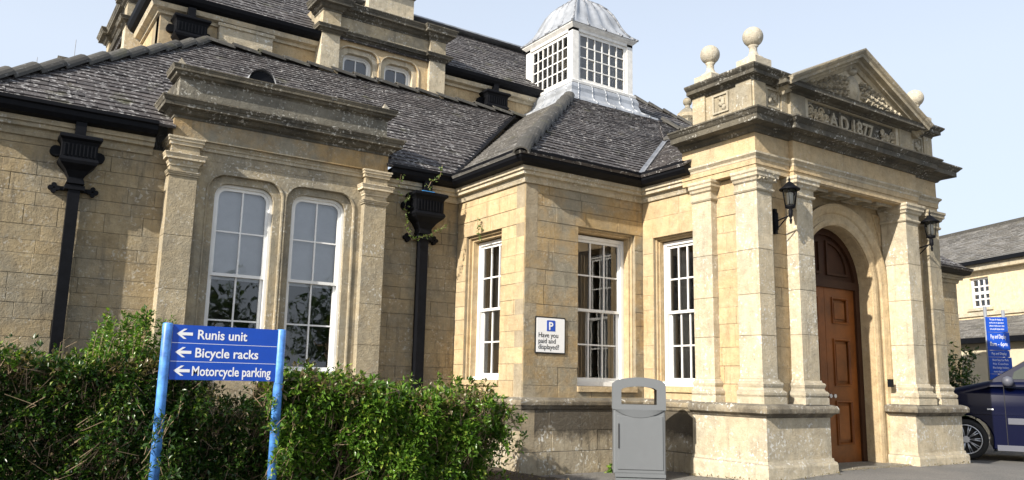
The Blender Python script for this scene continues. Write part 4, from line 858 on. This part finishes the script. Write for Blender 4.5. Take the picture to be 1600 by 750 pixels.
def hedge(name, label, x0, x1, yf, yb, topf, densf, n, leaf, seed, sz):
    R = random.Random(seed); H = thing(name, label, 'hedge', ((x0+x1)/2, (yf+yb)/2, 0)); C = []; D = []; Cd = []; Dd = []; tw = []
    while len(C) < n:
        x = R.uniform(x0, x1); zt = topf(x); z = R.uniform(.0, 1)**.8*zt; u = R.random(); onTop = R.random() < .22
        if onTop: y = R.uniform(yf, yb); z = zt+R.gauss(0, .04)+.07*lump(x*1.5, y*2, seed)+(abs(R.gauss(0, .09)) if R.random() < .12 else 0); d = (R.gauss(0, .4), R.gauss(0, .4)-.2, 1)
        else: y = yf+.17*lump(x, z, seed)+abs(R.gauss(0, .15)); d = (R.gauss(0, .35)-.15, -1, .35+R.gauss(0, .3))
        if R.random() < .3: y = R.uniform((yf+yb)/2-.1, yb-.05); z = R.uniform(.15, zt*.96); d = (R.gauss(0, .6), -1, R.gauss(.2, .5))
        elif R.random() > densf(x, z/zt): continue
        if (z > zt*.93 and lump(x*1.7, 0, seed+1) > -.1 and R.random() < .6) or (z > zt*.8 and R.random() < .15): Cd.append((x, y, z)); Dd.append(d); 
        else: C.append((x, y, z)); D.append(d)
        if R.random() < .11: tw.append(((x, y-.02, z), (x+R.gauss(0, .09), y+R.uniform(-.04, .1), z-R.uniform(.05, .2)), .0045, .003))
        if R.random() < .16: tw.append(((x, y, z), (x+R.gauss(0, .05), y+R.uniform(.05, .25), z-R.uniform(.06, .22)), .004, .006))
    leafmesh('foliage', np.array(C), np.array(D), leaf, H, sz)
    if Cd: leafmesh('dry_foliage', np.array(Cd), np.array(Dd), M['dryleaf'], H, sz, k=3)
    nst = int((x1-x0)*9)
    for i in range(nst):
        x = x0+(x1-x0)*(i+R.random())/nst; y = R.uniform(yf+.15, (yf+yb)/2+.1); p = V((x, y, 0)); zt = topf(x); r_ = R.uniform(.008, .018)
        while p.z < zt*.95:
            q = p+V((R.gauss(0, .06), R.gauss(0, .05), R.uniform(.1, .2))); q.y = max(q.y, yf+.1); tw.append((p, q, r_, r_*.88)); r_ *= .88
            if R.random() < .9:
                b = q+V((R.gauss(0, .14), R.gauss(-.07, .1), R.uniform(.02, .14))); tw.append((q, b, r_*.6, .003)); b2 = b+V((R.gauss(0, .1), R.gauss(-.04, .06), R.uniform(0, .1))); tw.append((b, b2, .003, .002))
            p = q
    for i in range(int((x1-x0)*110)):
        x = R.uniform(x0, x1); y = R.uniform(yf, yb); zt = topf(x)-.02; a = R.uniform(0, 2*PI); tw.append(((x, y, zt-R.uniform(0, .1)), (x+.12*math.cos(a), y+.12*math.sin(a), zt+R.uniform(-.04, .06)), .0035, .002))
    twigs('stems', tw, M['bark'], H); return H
sm_ = lambda x, a, b: max(0, min(1, (x-a)/(b-a)))
def topL(x): return 1.30+.03*math.sin(x*5)+.04*sm_(x, .4, 1.2)-.42*sm_(x, 2.0, 2.35)
def denL(x, t): return (1 if x < 2.1 else .5)*(.75+.25*math.sin(x*3+t*5))
HL = hedge('hedge', 'long dark evergreen hedge left of and behind the blue direction sign', -3.4, 3.0, 8.38, 9.5, topL, denL, 24000, M['leaf'], 1, (.028, .07))
def topR(x): return 1.11+.09*math.sin(x*2.3+1)+.03*math.sin(x*9)-.35*sm_(x, 5.1, 5.62)
def denR(x, t):
    k = .9-.45*sm_(x, 5.0, 5.7)*(1 if t < .7 else .6)
    h = lump(x*1.4+2, t*1.6, 4.2)
    return k*(.14 if h < -.3 and x > 3.3 else 1)*(1 if t > .3 else .5)
HR = hedge('bush', 'bright green glossy bush with bare twigs between the sign and the corner block', 2.72, 5.5, 8.05, 9.1, topR, denR, 9800, M['leaf2'], 2, (.035, .09))
# tall young shoots above the left hedge
R = random.Random(9); C = []; D = []; tw = []
for i in range(90):
    x = R.gauss(1.38, .25) if i < 64 else R.uniform(-.6, 2.0); y = R.uniform(8.45, 9.2); p = V((x, y, 1.25)); hgt = (R.uniform(.2, .78)*(1-abs(x-1.4)) if abs(x-1.4) < .35 else R.uniform(.05, .25)); n = int(hgt/.035); ln = R.gauss(.1, .15)
    for k in range(n):
        q = p+V((ln*.035+R.gauss(0, .004), R.gauss(0, .004), .035)); tw.append((p, q, .0035*(1-k/n)+.001, .003*(1-k/n)+.001)); a = R.uniform(0, 6.28); C.append(q); D.append((math.cos(a), math.sin(a), .6)); p = q
def sprigs(H, x0, x1, y0, y1, zf, n, mat, seed):
    R = random.Random(seed); C = []; D = []; tw = []
    for i in range(n):
        x = R.uniform(x0, x1); p = V((x, R.uniform(y0, y1), zf(x)-.08)); v = V((R.gauss(.1, .35), R.gauss(-.15, .35), 1)).normalized(); k_ = R.randint(3, 9)
        for k in range(k_):
            q = p+v*.03; tw.append((p, q, .003, .0025)); p = q; v = (v+V((R.gauss(0, .12), R.gauss(0, .12), 0))).normalized()
            if R.random() < .75: C.append(q); D.append((R.gauss(0, .6), R.gauss(-.3, .6), .6))
    leafmesh('shoots', np.array(C), np.array(D), mat, H, (.04, .07), k=5, spread=.6); twigs('shoot_stems', tw, M['bark'], H)
sprigs(HR, 2.55, 2.85, 7.93, 8.05, lambda x: .3+.72*((x*53) % 1), 22, M['leaf2'], 8); sprigs(HL, 1.45, 1.75, 7.95, 8.06, lambda x: .3+.75*((x*47) % 1), 16, M['leaf'], 9)
sprigs(HR, 2.8, 5.7, 8.1, 9.0, topR, 110, M['leaf2'], 3); sprigs(HL, -1.2, 2.1, 8.4, 9.3, topL, 90, M['leaf2'], 4); sprigs(HR, 5.2, 5.75, 8.2, 9.0, lambda x: .35+.5*((x*37) % 1), 46, M['leaf2'], 5)
leafmesh('shoots', np.array(C), np.array(D), M['leaf2'], HL, (.035, .06), k=6, spread=.7); twigs('shoot_stems', tw, M['bark'], HL)
# shoots in front of the sign's foot, around its posts
def ivy(pts, name, label, mat, n=26, k=3, sz=(.03, .05), r=.004):
    I = thing(name, label, 'plant', pts[0]); C = []; D = []; tw = []
    for p, q in zip(pts, pts[1:]):
        p, q = V(p), V(q); tw.append((p, q, r, r)); m_ = max(2, int((q-p).length*n))
        for i in range(m_): C.append(p.lerp(q, i/m_)+V((random.gauss(0, .02), random.gauss(-.015, .01), random.gauss(0, .02)))); D.append((random.gauss(0, .5), -1, random.gauss(.2, .5)))
    leafmesh('leaves', np.array(C), np.array(D), mat, I, sz, k=k, wid=.8); twigs('vine', tw, M['bark'], I); return I
ivy([(5.78, 10.93, 4.2), (5.84, 10.95, 4.32), (5.93, 10.9, 4.36), (5.98, 10.92, 4.42), (6.0, 10.9, 4.6)], 'ivy', 'ivy sprig rising over the gutter above the second rainwater head', M['ivy'], 34)
ivy([(5.55, 11.15, 4.1), (5.48, 11.1, 3.9), (5.5, 11.12, 3.7), (5.55, 11.12, 3.52), (5.62, 11.08, 3.38), (5.72, 11.0, 3.42), (5.85, 10.95, 3.48), (6.0, 10.95, 3.55), (6.1, 10.93, 3.66)], 'ivy', 'ivy strand curling under the second black rainwater head', M['ivy'], 34)
ivy([(5.32, 10.95, 4.35), (5.35, 11.1, 4.15), (5.36, 11.12, 4.0)], 'ivy', 'thin ivy strand hanging from the gutter right of the bay', M['ivy'], 22, 2)
ivy([(6.47, 10.55, 3.72), (6.46, 10.53, 3.6), (6.48, 10.52, 3.48), (6.49, 10.53, 3.38)], 'ivy', 'little green plant hanging from the head of the block side window', M['ivy'], 34, 4)
ivy([(7.93, 9.18, .02), (7.92, 9.16, .08)], 'weed', 'small green weed growing at the foot of the corner block', M['leaf2'], 160, 5, (.04, .07))
m = MB(); m.box(5.72, 5.93, 10.98, 11.12, 4.14, 4.17); tg = m.build('plastic_scrap', M['bucket'], None); tg['label'] = 'blue plastic scrap lying on top of the second rainwater head'; tg['category'] = 'litter'
# dead leaves on the soil
C = np.stack([rng.uniform(-2, 6.4, 1800), rng.uniform(7.8, 9.3, 1800), np.full(1800, .07)], 1); leafmesh('leaf_litter', C, np.tile([[0, 0, .3]], (1800, 1)), M['dryleaf'], None, (.03, .06), k=1)

C = []
for i in range(420):
    t_ = random.random(); x, y = random.choice([(6.5+2.3*t_, 9.30), (8.50, 6.9+1.3*t_), (8.55+1.35*t_, 6.81), (12.0+1.35*t_, 6.81), (9.95+2*t_, 6.93), (6+4*t_, 8.6+random.random())]); x += random.gauss(0, .03); y -= abs(random.gauss(0, .04)); C.append((x, y, gz(x, y)+.008))
leafmesh('fallen_leaves', np.array(C), np.tile([[0, 0, .2]], (420, 1)), M['dryleaf'], None, (.02, .045), k=1)
# ------------------------------------------------------------ car
CR = thing('parked_car', 'dark blue people carrier parked beyond the right side of the porch', 'car', (17.5, 8.9, 0))
CA = V((15.83, 8.13, 0)); uC = V((.46, -.888, 0)).normalized(); FC = Fr(CA, uC, (0, 0, 1), V((uC.y, -uC.x, 0))); wr = .375   # nose points away to the left
def arcpts(cx, r_, z0): a0 = math.asin((z0-wr)/r_); return [(cx-r_*math.cos(a0+(PI-2*a0)*i/14), wr+r_*math.sin(a0+(PI-2*a0)*i/14)) for i in range(15)]
wx2 = 3.2; zl = .22; wcar = 2.05
prof = [(-1.0, .35), (-1.03, .85), (-.9, 1.05), (-.6, 1.2), (-.1, 1.33), (.43, 1.46), (.6, 1.47), (3.9, 1.5), (4.15, 1.2), (4.1, .4), (3.9, zl)]+arcpts(wx2, .45, zl)[::-1]+arcpts(0, .45, zl)[::-1]+[(-.85, zl)]
m = MB(); nP = len(prof)
lay = [(.0, .08, .10), (-.03, .03, .04), (-.1, 0, 0), (-wcar+.1, 0, 0), (-wcar+.03, .03, .04), (-wcar, .08, .10)]
def shrink(p, d, dz): return (p[0]+(-d if p[0] > 3.85 else d if p[0] < -.5 else 0), p[1]-(dz if p[1] > 1.0 else 0))
L_ = [[FC(*shrink(p, d, dz), c) for p in prof] for c, d, dz in lay]
tri = geometry.tessellate_polygon([[V((x, z, 0)) for x, z in prof]])
m.add([q for l in L_ for q in l], [list(t) for t in tri]+[[i+5*nP for i in t] for t in tri]); m.add([q for l in L_ for q in l], [(l*nP+i, l*nP+(i+1) % nP, (l+1)*nP+(i+1) % nP, (l+1)*nP+i) for l in range(5) for i in range(nP)])
bo_ = m.build('body', M['carpaint'], CR); bv = bo_.modifiers.new('b', 'BEVEL'); bv.width = .045; bv.segments = 3; bv.limit_method = 'ANGLE'; bv.angle_limit = rad(25)
for p_ in bo_.data.polygons: p_.use_smooth = True
bo_.data.set_sharp_from_angle(angle=rad(40))
M['carglass'] = simple('dark_car_glass', (.03, .04, .03), .05, var=.1, spec=.8)
gh = [(.40, 1.42), (1.2, 1.93), (1.6, 2.12), (2.2, 2.2), (3.7, 2.15), (4.1, 1.45)]; m = MB(); cc = lambda z: -.05-.22*(z-1.42)/.75
vs = [FC(x, z, c) for sgn in (0, 1) for x, z in gh for c in [cc(z) if not sgn else -wcar-cc(z)]]
m.add(vs, [(0, 1, 2, 3, 4, 5), (11, 10, 9, 8, 7, 6)]+[(i, i+1, 7+i, 6+i) for i in range(5)]); m.build('cabin', M['carpaint'], CR)
def gl(pts, nm='side_window'):
    m = MB(); m.add([FC(x, z, cc(z)+.008) for x, z in pts], [list(range(len(pts)))]); m.build(nm, M['carglass'], CR, recalc=False)
gl([(.82, 1.5), (.86, 1.63), (1.3, 1.91), (1.72, 2.05), (1.9, 2.06), (1.9, 1.5)]); gl([(2.0, 1.5), (2.0, 2.07), (3.1, 2.06), (3.15, 1.5)])
m = MB(); m.add([FC(x, z, c) for x, z, c in ((.50, 1.50, -.17), (1.15, 1.915, -.3), (1.15, 1.915, -wcar+.3), (.50, 1.50, -wcar+.17))], [(0, 1, 2, 3)]); m.build('windscreen', M['carglass'], CR, recalc=False)
m = MB(); m.box(.70, 3.0, .68, .79, -.01, .016, FC); m.build('rub_strip', M['trim'], CR)
m = MB(); m.box(.5, 2.7, zl-.02, zl+.08, -.05, .01, FC); m.build('side_skirt', M['trim'], CR)
m = MB(); m.box(.38, .48, .93, .955, -.01, .012, FC); m.build('indicator', M['signwhite'], CR)
for a_ in (.665, 1.95): m = MB(); m.box(a_, a_+.01, .3, 1.44, -.01, .004, FC); m.build('door_gap', M['rubber'], CR)
q0 = FC(.74, 1.45, .12); m = MB(); m.lathe([(.01, -.09), (.07, -.07), (.1, 0), (.08, .07), (.01, .1)], q0, 12); m.bar(FC(.78, 1.42, -.05), q0, .025); m.build('wing_mirror', M['trim'], CR)
for xw in (0, wx2):
    for c0, sg in ((-.02, 1), (-wcar+.02, -1)):
        Kk = 36; ring = lambda r_, d: [FC(xw+r_*math.cos(2*PI*i/Kk), wr+r_*math.sin(2*PI*i/Kk), c0-sg*d) for i in range(Kk)]
        m = MB(); pr = [(.27, .0), (.29, -.012), (.34, -.012), (.37, .01), (.375, .05), (.375, .17), (.33, .2), (.27, .2)]
        m.add([v for r_, d in pr for v in ring(r_, d)], [(j*Kk+i, j*Kk+(i+1) % Kk, (j+1)*Kk+(i+1) % Kk, (j+1)*Kk+i) for j in range(7) for i in range(Kk)], True); w_ = m.build('wheel', M['rubber'], CR)
        m = MB(); m.add([v for r_, d in ((.272, -.005), (.272, .02), (.25, .03), (.25, .0)) for v in ring(r_, d)], [(j*Kk+i, j*Kk+(i+1) % Kk, ((j+1) % 4)*Kk+(i+1) % Kk, ((j+1) % 4)*Kk+i) for j in range(4) for i in range(Kk)], True)
        for k in range(10):
            for da in (-.09, .09):
                a = 2*PI*k/10; m.bar(FC(xw+.05*math.cos(a), wr+.05*math.sin(a), c0-sg*.012), FC(xw+.26*math.cos(a+da), wr+.26*math.sin(a+da), c0-sg*.012), .011, 5)
        m.bar(FC(xw, wr, c0-sg*.03), FC(xw, wr, c0+sg*.006), .06, 16); m.build('rim', M['alloy'], w_)
        m = MB(); m.bar(FC(xw, wr, c0-sg*.05), FC(xw, wr, c0-sg*.06), .268, 24); m.build('hub', M['rubber'], w_)

# ------------------------------------------------------------ pay and display sign
PD2 = thing('pay_sign', 'tall blue pay and display board on two grey posts behind the car', 'sign', (19.05, 9.05, 0))
uS = V((.86, -.51, 0)).normalized(); FS = Fr(V((18.78, 9.08, 0))+uS*.06, uS*1.12, (0, 0, 1), V((uS.y, -uS.x, 0)))
for a in (.03, .40): m = MB(); q = FS(a, 0, -.05); m.bar(q, q+V((0, 0, 3.14 if a < .2 else 3.06)), .035, 12); m.build('post', M['steel'], PD2)
z = 2.90
for k, (h, w, rows) in enumerate(((.33, .44, [(.05, 'The pay & display car'), (.05, 'parks are in operation'), (.05, 'please make sure that'), (.05, 'you pay & display ticket')]), (.39, .46, [(.13, 'Pay and Display'), (.13, '8am - 6pm')]), (.14, .44, [(.075, 'Pay and Display')]), (.36, .47, [(.062, 'Short Stay Car Park'), (.062, 'No Coaches'), (.062, 'Blue badge holders'), (.062, 'must display ticket')]), (.30, .44, []))):
    m = MB(); m.box(0, w, z-h, z, -.012, 0, FS); o = m.build('panel', M['bluep'], PD2); y = z-.03
    for sz, tx in rows: text(tx, sz, FS, w/2, y-sz*.8, .002, M['signwhite'], o, ext=.001, align='CENTER', sx=(w*.92)/(len(tx)*sz*.56) if len(tx)*sz*.56 > w*.92 else 1); y -= sz*1.18+.01
    z -= h+.008

# ------------------------------------------------------------ far house on the right
HH = thing('stone_house', 'pale stone house with grey slate roof far behind the parked car', 'building', (27, 14, 0))
k_ = 30/25
A_ = V((29.9, 15.7, 0)); uH = V((-.36, -.933, 0)).normalized(); nH = V((uH.y, -uH.x, 0)); nH = -nH if nH.x > 0 else nH
FH = Fr(A_, uH, (0, 0, 1), nH)     # a grows towards the camera's right
ez = 5.62
def hp(x, y, a_off=0): pass
m = MB(); plate(m, rect(-6, 12, 0, ez-.05), [rect(1.15, 2.0, 4.15, 5.2)], FH, -.35, 0); hw1 = m.build('wall', M['house'], HH)
m = MB(); m.box(-6, 12, 3.86, 4.0, 0, .06, FH); m.build('string_course', M['pale'], HH)
m = MB(); m.box(-6.2, 12.2, ez-.2, ez, 0, .25, FH); m.build('eaves_cornice', M['pale'], HH)
m = MB(); m.box(-6.2, 12.2, ez+.0, ez+.13, .1, .38, FH); m.build('gutter', M['iron'], HH)
def fslope(F, a0, a1, zb_, zt_, c0_, c1_, parent, mat, gauge=.2, wid=.3, nm='roof'):
    m = MB(); o = F(a0, zb_, c0_); v = (F(a0, zt_, c1_)-o); L = v.length; v.normalize(); n = F.u.cross(v).normalized(); n = -n if n.z < 0 else n; G = Fr(o, F.u, v, n); W_ = a1-a0
    m.add([G(0, 0), G(W_, 0), G(W_, L), G(0, L), G(0, 0, -.15), G(W_, 0, -.15), G(W_, L, -.15), G(0, L, -.15)], [(0, 1, 2, 3), (4, 7, 6, 5), (0, 4, 5, 1), (1, 5, 6, 2), (2, 6, 7, 3), (3, 7, 4, 0)]); ro = m.build(nm, mat, parent)
    m = MB(); R = random.Random(3); y = 0
    while y < L:
        x = -wid*R.random()
        while x < W_:
            w = wid*R.uniform(.6, 1.4); p = clip(rect(x, x+w-.01, y, y+gauge), rect(0, W_, 0, L))
            if len(p) > 2: tt = R.uniform(.01, .05); tmesh(m, G, p, [.004+tt*(1-(q[1]-y)/gauge) for q in p])
            x += w
        y += gauge
    m.build('slates', mat, ro, None, 'stuff', recalc=False); return ro
fslope(FH, -6.2, 12.2, ez+.1, ez+2.1, .3, -3.4, HH, M['slate2'], .2, .32)
fslope(FH, -6.2, 12.2, ez+.1, ez+2.1, -7.1, -3.4, HH, M['slate2'], .4, .5)
m = MB(); m.box(-6.2, 12.2, ez+2.06, ez+2.2, -3.5, -3.3, FH); m.build('ridge', M['hip'], HH)
Fw_ = FH; m = MB(); plate(m, rect(1.15, 2.0, 4.15, 5.2), [rect(1.22, 1.93, 4.22, 5.13)], FH, -.16, -.1); bars(m, FH, 1.22, 1.93, 4.22, 5.13, 3, 4, -.11, .05); m.box(1.22, 1.93, 4.62, 4.72, -.14, -.105, FH); wo = m.build('window', M['white'], HH)
m = MB(); m.add([FH(1.2, 4.2, -.14), FH(1.95, 4.2, -.14), FH(1.95, 5.15, -.14), FH(1.2, 5.15, -.14)], [(0, 1, 2, 3)]); m.build('pane', M['glass'], wo, recalc=False)
m = MB(); m.box(1.1, 2.05, 4.1, 5.2, -.34, -.3, FH); m.build('room_wall', M['room'], wo)
m = MB(); m.box(1.0, 2.15, 4.05, 4.15, -.1, .06, FH); m.build('sill', M['pale'], HH)
# low extension
FX = Fr(A_+nH*2.6, uH, (0, 0, 1), nH)
m = MB(); m.box(-1.5, 9, 0, 2.75, -2.6, 0, FX); ex = m.build('extension', M['render'], HH)
m = MB(); m.box(-1.7, 9.2, 2.72, 2.9, -.1, .3, FX); m.build('gutter', M['iron'], HH)
fslope(FX, -1.7, 9.2, 2.88, 3.75, .3, -2.5, HH, M['slate2'], .2, .3)
m = MB(); m.box(.5, 1.5, .6, 2.6, 0, .04, FX); m.build('window', M['white'], ex) 
m = MB(); m.box(.95, 1.4, 1.0, 1.9, .03, .06, FX); m.build('pane', M['carglass'], ex)
# shrub behind the car
SH = thing('shrub', 'green shrub growing between the porch and the pay sign', 'plant', (17.9, 9.9, 0)); R = random.Random(4); C = []; D = []; tw = []
for i in range(120):
    a = R.uniform(0, 6.28); p = V((17.75+R.gauss(0, .4), 9.9+R.gauss(0, .3), .2)); d = V((.5*math.cos(a)*R.random(), .4*math.sin(a), 1)).normalized(); n = R.randint(16, 30)
    for k in range(n):
        q = p+d*.07+V((R.gauss(0, .01), R.gauss(0, .01), 0)); tw.append((p, q, .005, .004)); p = q
        if k > 2: C.append(p+V((R.gauss(0, .04), R.gauss(0, .04), R.gauss(0, .03)))); D.append((R.gauss(0, 1), R.gauss(0, 1), .5))
leafmesh('foliage', np.array(C), np.array(D), M['leaf'], SH, (.07, .12), k=5); twigs('stems', tw, M['bark'], SH)

# far roof block and masts at the left edge of the picture
FB2 = thing('far_rooftop', 'small stone block with a flat coping showing above the left hip of the roof', 'building', (4.2, 56, 0))
m = MB(); m.box(3.25, 6.5, 55, 58, 0, 20.1); m.build('wall', M['pale'], FB2); m = MB(); m.box(3.12, 6.65, 54.8, 58.2, 20.1, 20.45); m.build('coping', M['soot'], FB2); m = MB(); m.box(3.2, 6.55, 54.92, 58.1, 19.5, 19.62); m.build('string_course', M['soot'], FB2)
for x, y, h, lb in ((2.1, 55.8, 20.4, 'thin radio mast in the sky left of the small far stone block'), (3.95, 54.3, 21.5, 'thin radio mast rising just in front of the small far stone block')):
    o = thing('radio_mast', lb, 'mast', (x, y, 0), 'thin masts above the left roof'); m = MB(); m.bar((x, y, 0), (x, y, h), .022, 6); m.build('rod', M['steel'], o)

# trees on the far side of the car park, seen only as reflections in the glass
TL = ['leafy tree mirrored in the lower panes of the big bay window, left pane', 'tall leafy tree mirrored in the right half of the big bay window', 'low tree mirrored at the left edge of the bay window panes', 'leafy tree mirrored in the tall window beside the parking sign', 'broad tree mirrored high in the window glass by the litter bin', 'small tree mirrored low in the block window right of the sign']
def tree(x, y, h, s):
    T = thing('tree', TL[s], 'tree', (x, y, 0), 'trees across the car park'); R = random.Random(s); m = MB(); m.bar((x, y, 0), (x, y, h*.5), .28, 8, .18)
    C = []; D = []
    for i in range(9):
        a = R.uniform(0, 6.28); l = R.uniform(1, 3); q = V((x+l*math.cos(a), y+l*math.sin(a), h*R.uniform(.4, .85))); m.bar((x, y, h*.4), q, .1, 5, .03)
        for _ in range(110): C.append(q+V((R.gauss(0, 1), R.gauss(0, 1), R.gauss(0, .8)))); D.append((R.gauss(0, 1), R.gauss(0, 1), R.gauss(.3, 1)))
    m.build('trunk', M['bark'], T); leafmesh('crown', np.array(C), np.array(D), M['leaf'], T, (.2, .35), k=6)
for i, (x, y, h) in enumerate(((10, -18, 10), (17, -20, 12), (4, -20, 11), (25, -17, 11), (33, -16, 12), (42, -14, 10))): tree(x, y, h*.58, i)

# the 300 stones that show largest stay objects of their own, the others are joined
def shows(o):
    c = [o.location+V(v.co) for v in o.data.vertices]; m_ = sum(c, V((0, 0, 0)))/len(c); d = (m_-camp).length
    e = [max(q[i] for q in c)-min(q[i] for q in c) for i in range(3)]; w = sorted(e)
    vis = 0 if (m_.y > 9.5 and m_.z < 1.3) or m_.x > 14 else 1
    return vis*w[2]*w[1]/d**2
sts = sorted([o for o in bpy.data.objects if o.name.split('.')[0] == 'stone'], key=shows, reverse=True)
mats = []; vs = []; fs = []; mi = []
for o in sts[300:]:
    k = len(vs); mt = o.data.materials[0]
    if mt not in mats: mats.append(mt)
    vs += [tuple(o.location+V(v.co)) for v in o.data.vertices]; fs += [[i+k for i in p.vertices] for p in o.data.polygons]; mi += [mats.index(mt)]*len(o.data.polygons)
me = bpy.data.meshes.new('stones'); me.from_pydata(vs, [], fs)
for mt in mats: me.materials.append(mt)
me.polygons.foreach_set('material_index', mi)
finish(bpy.data.objects.new('stones', me), B, None, 'stuff')
for o in sts[300:]: bpy.data.objects.remove(o)
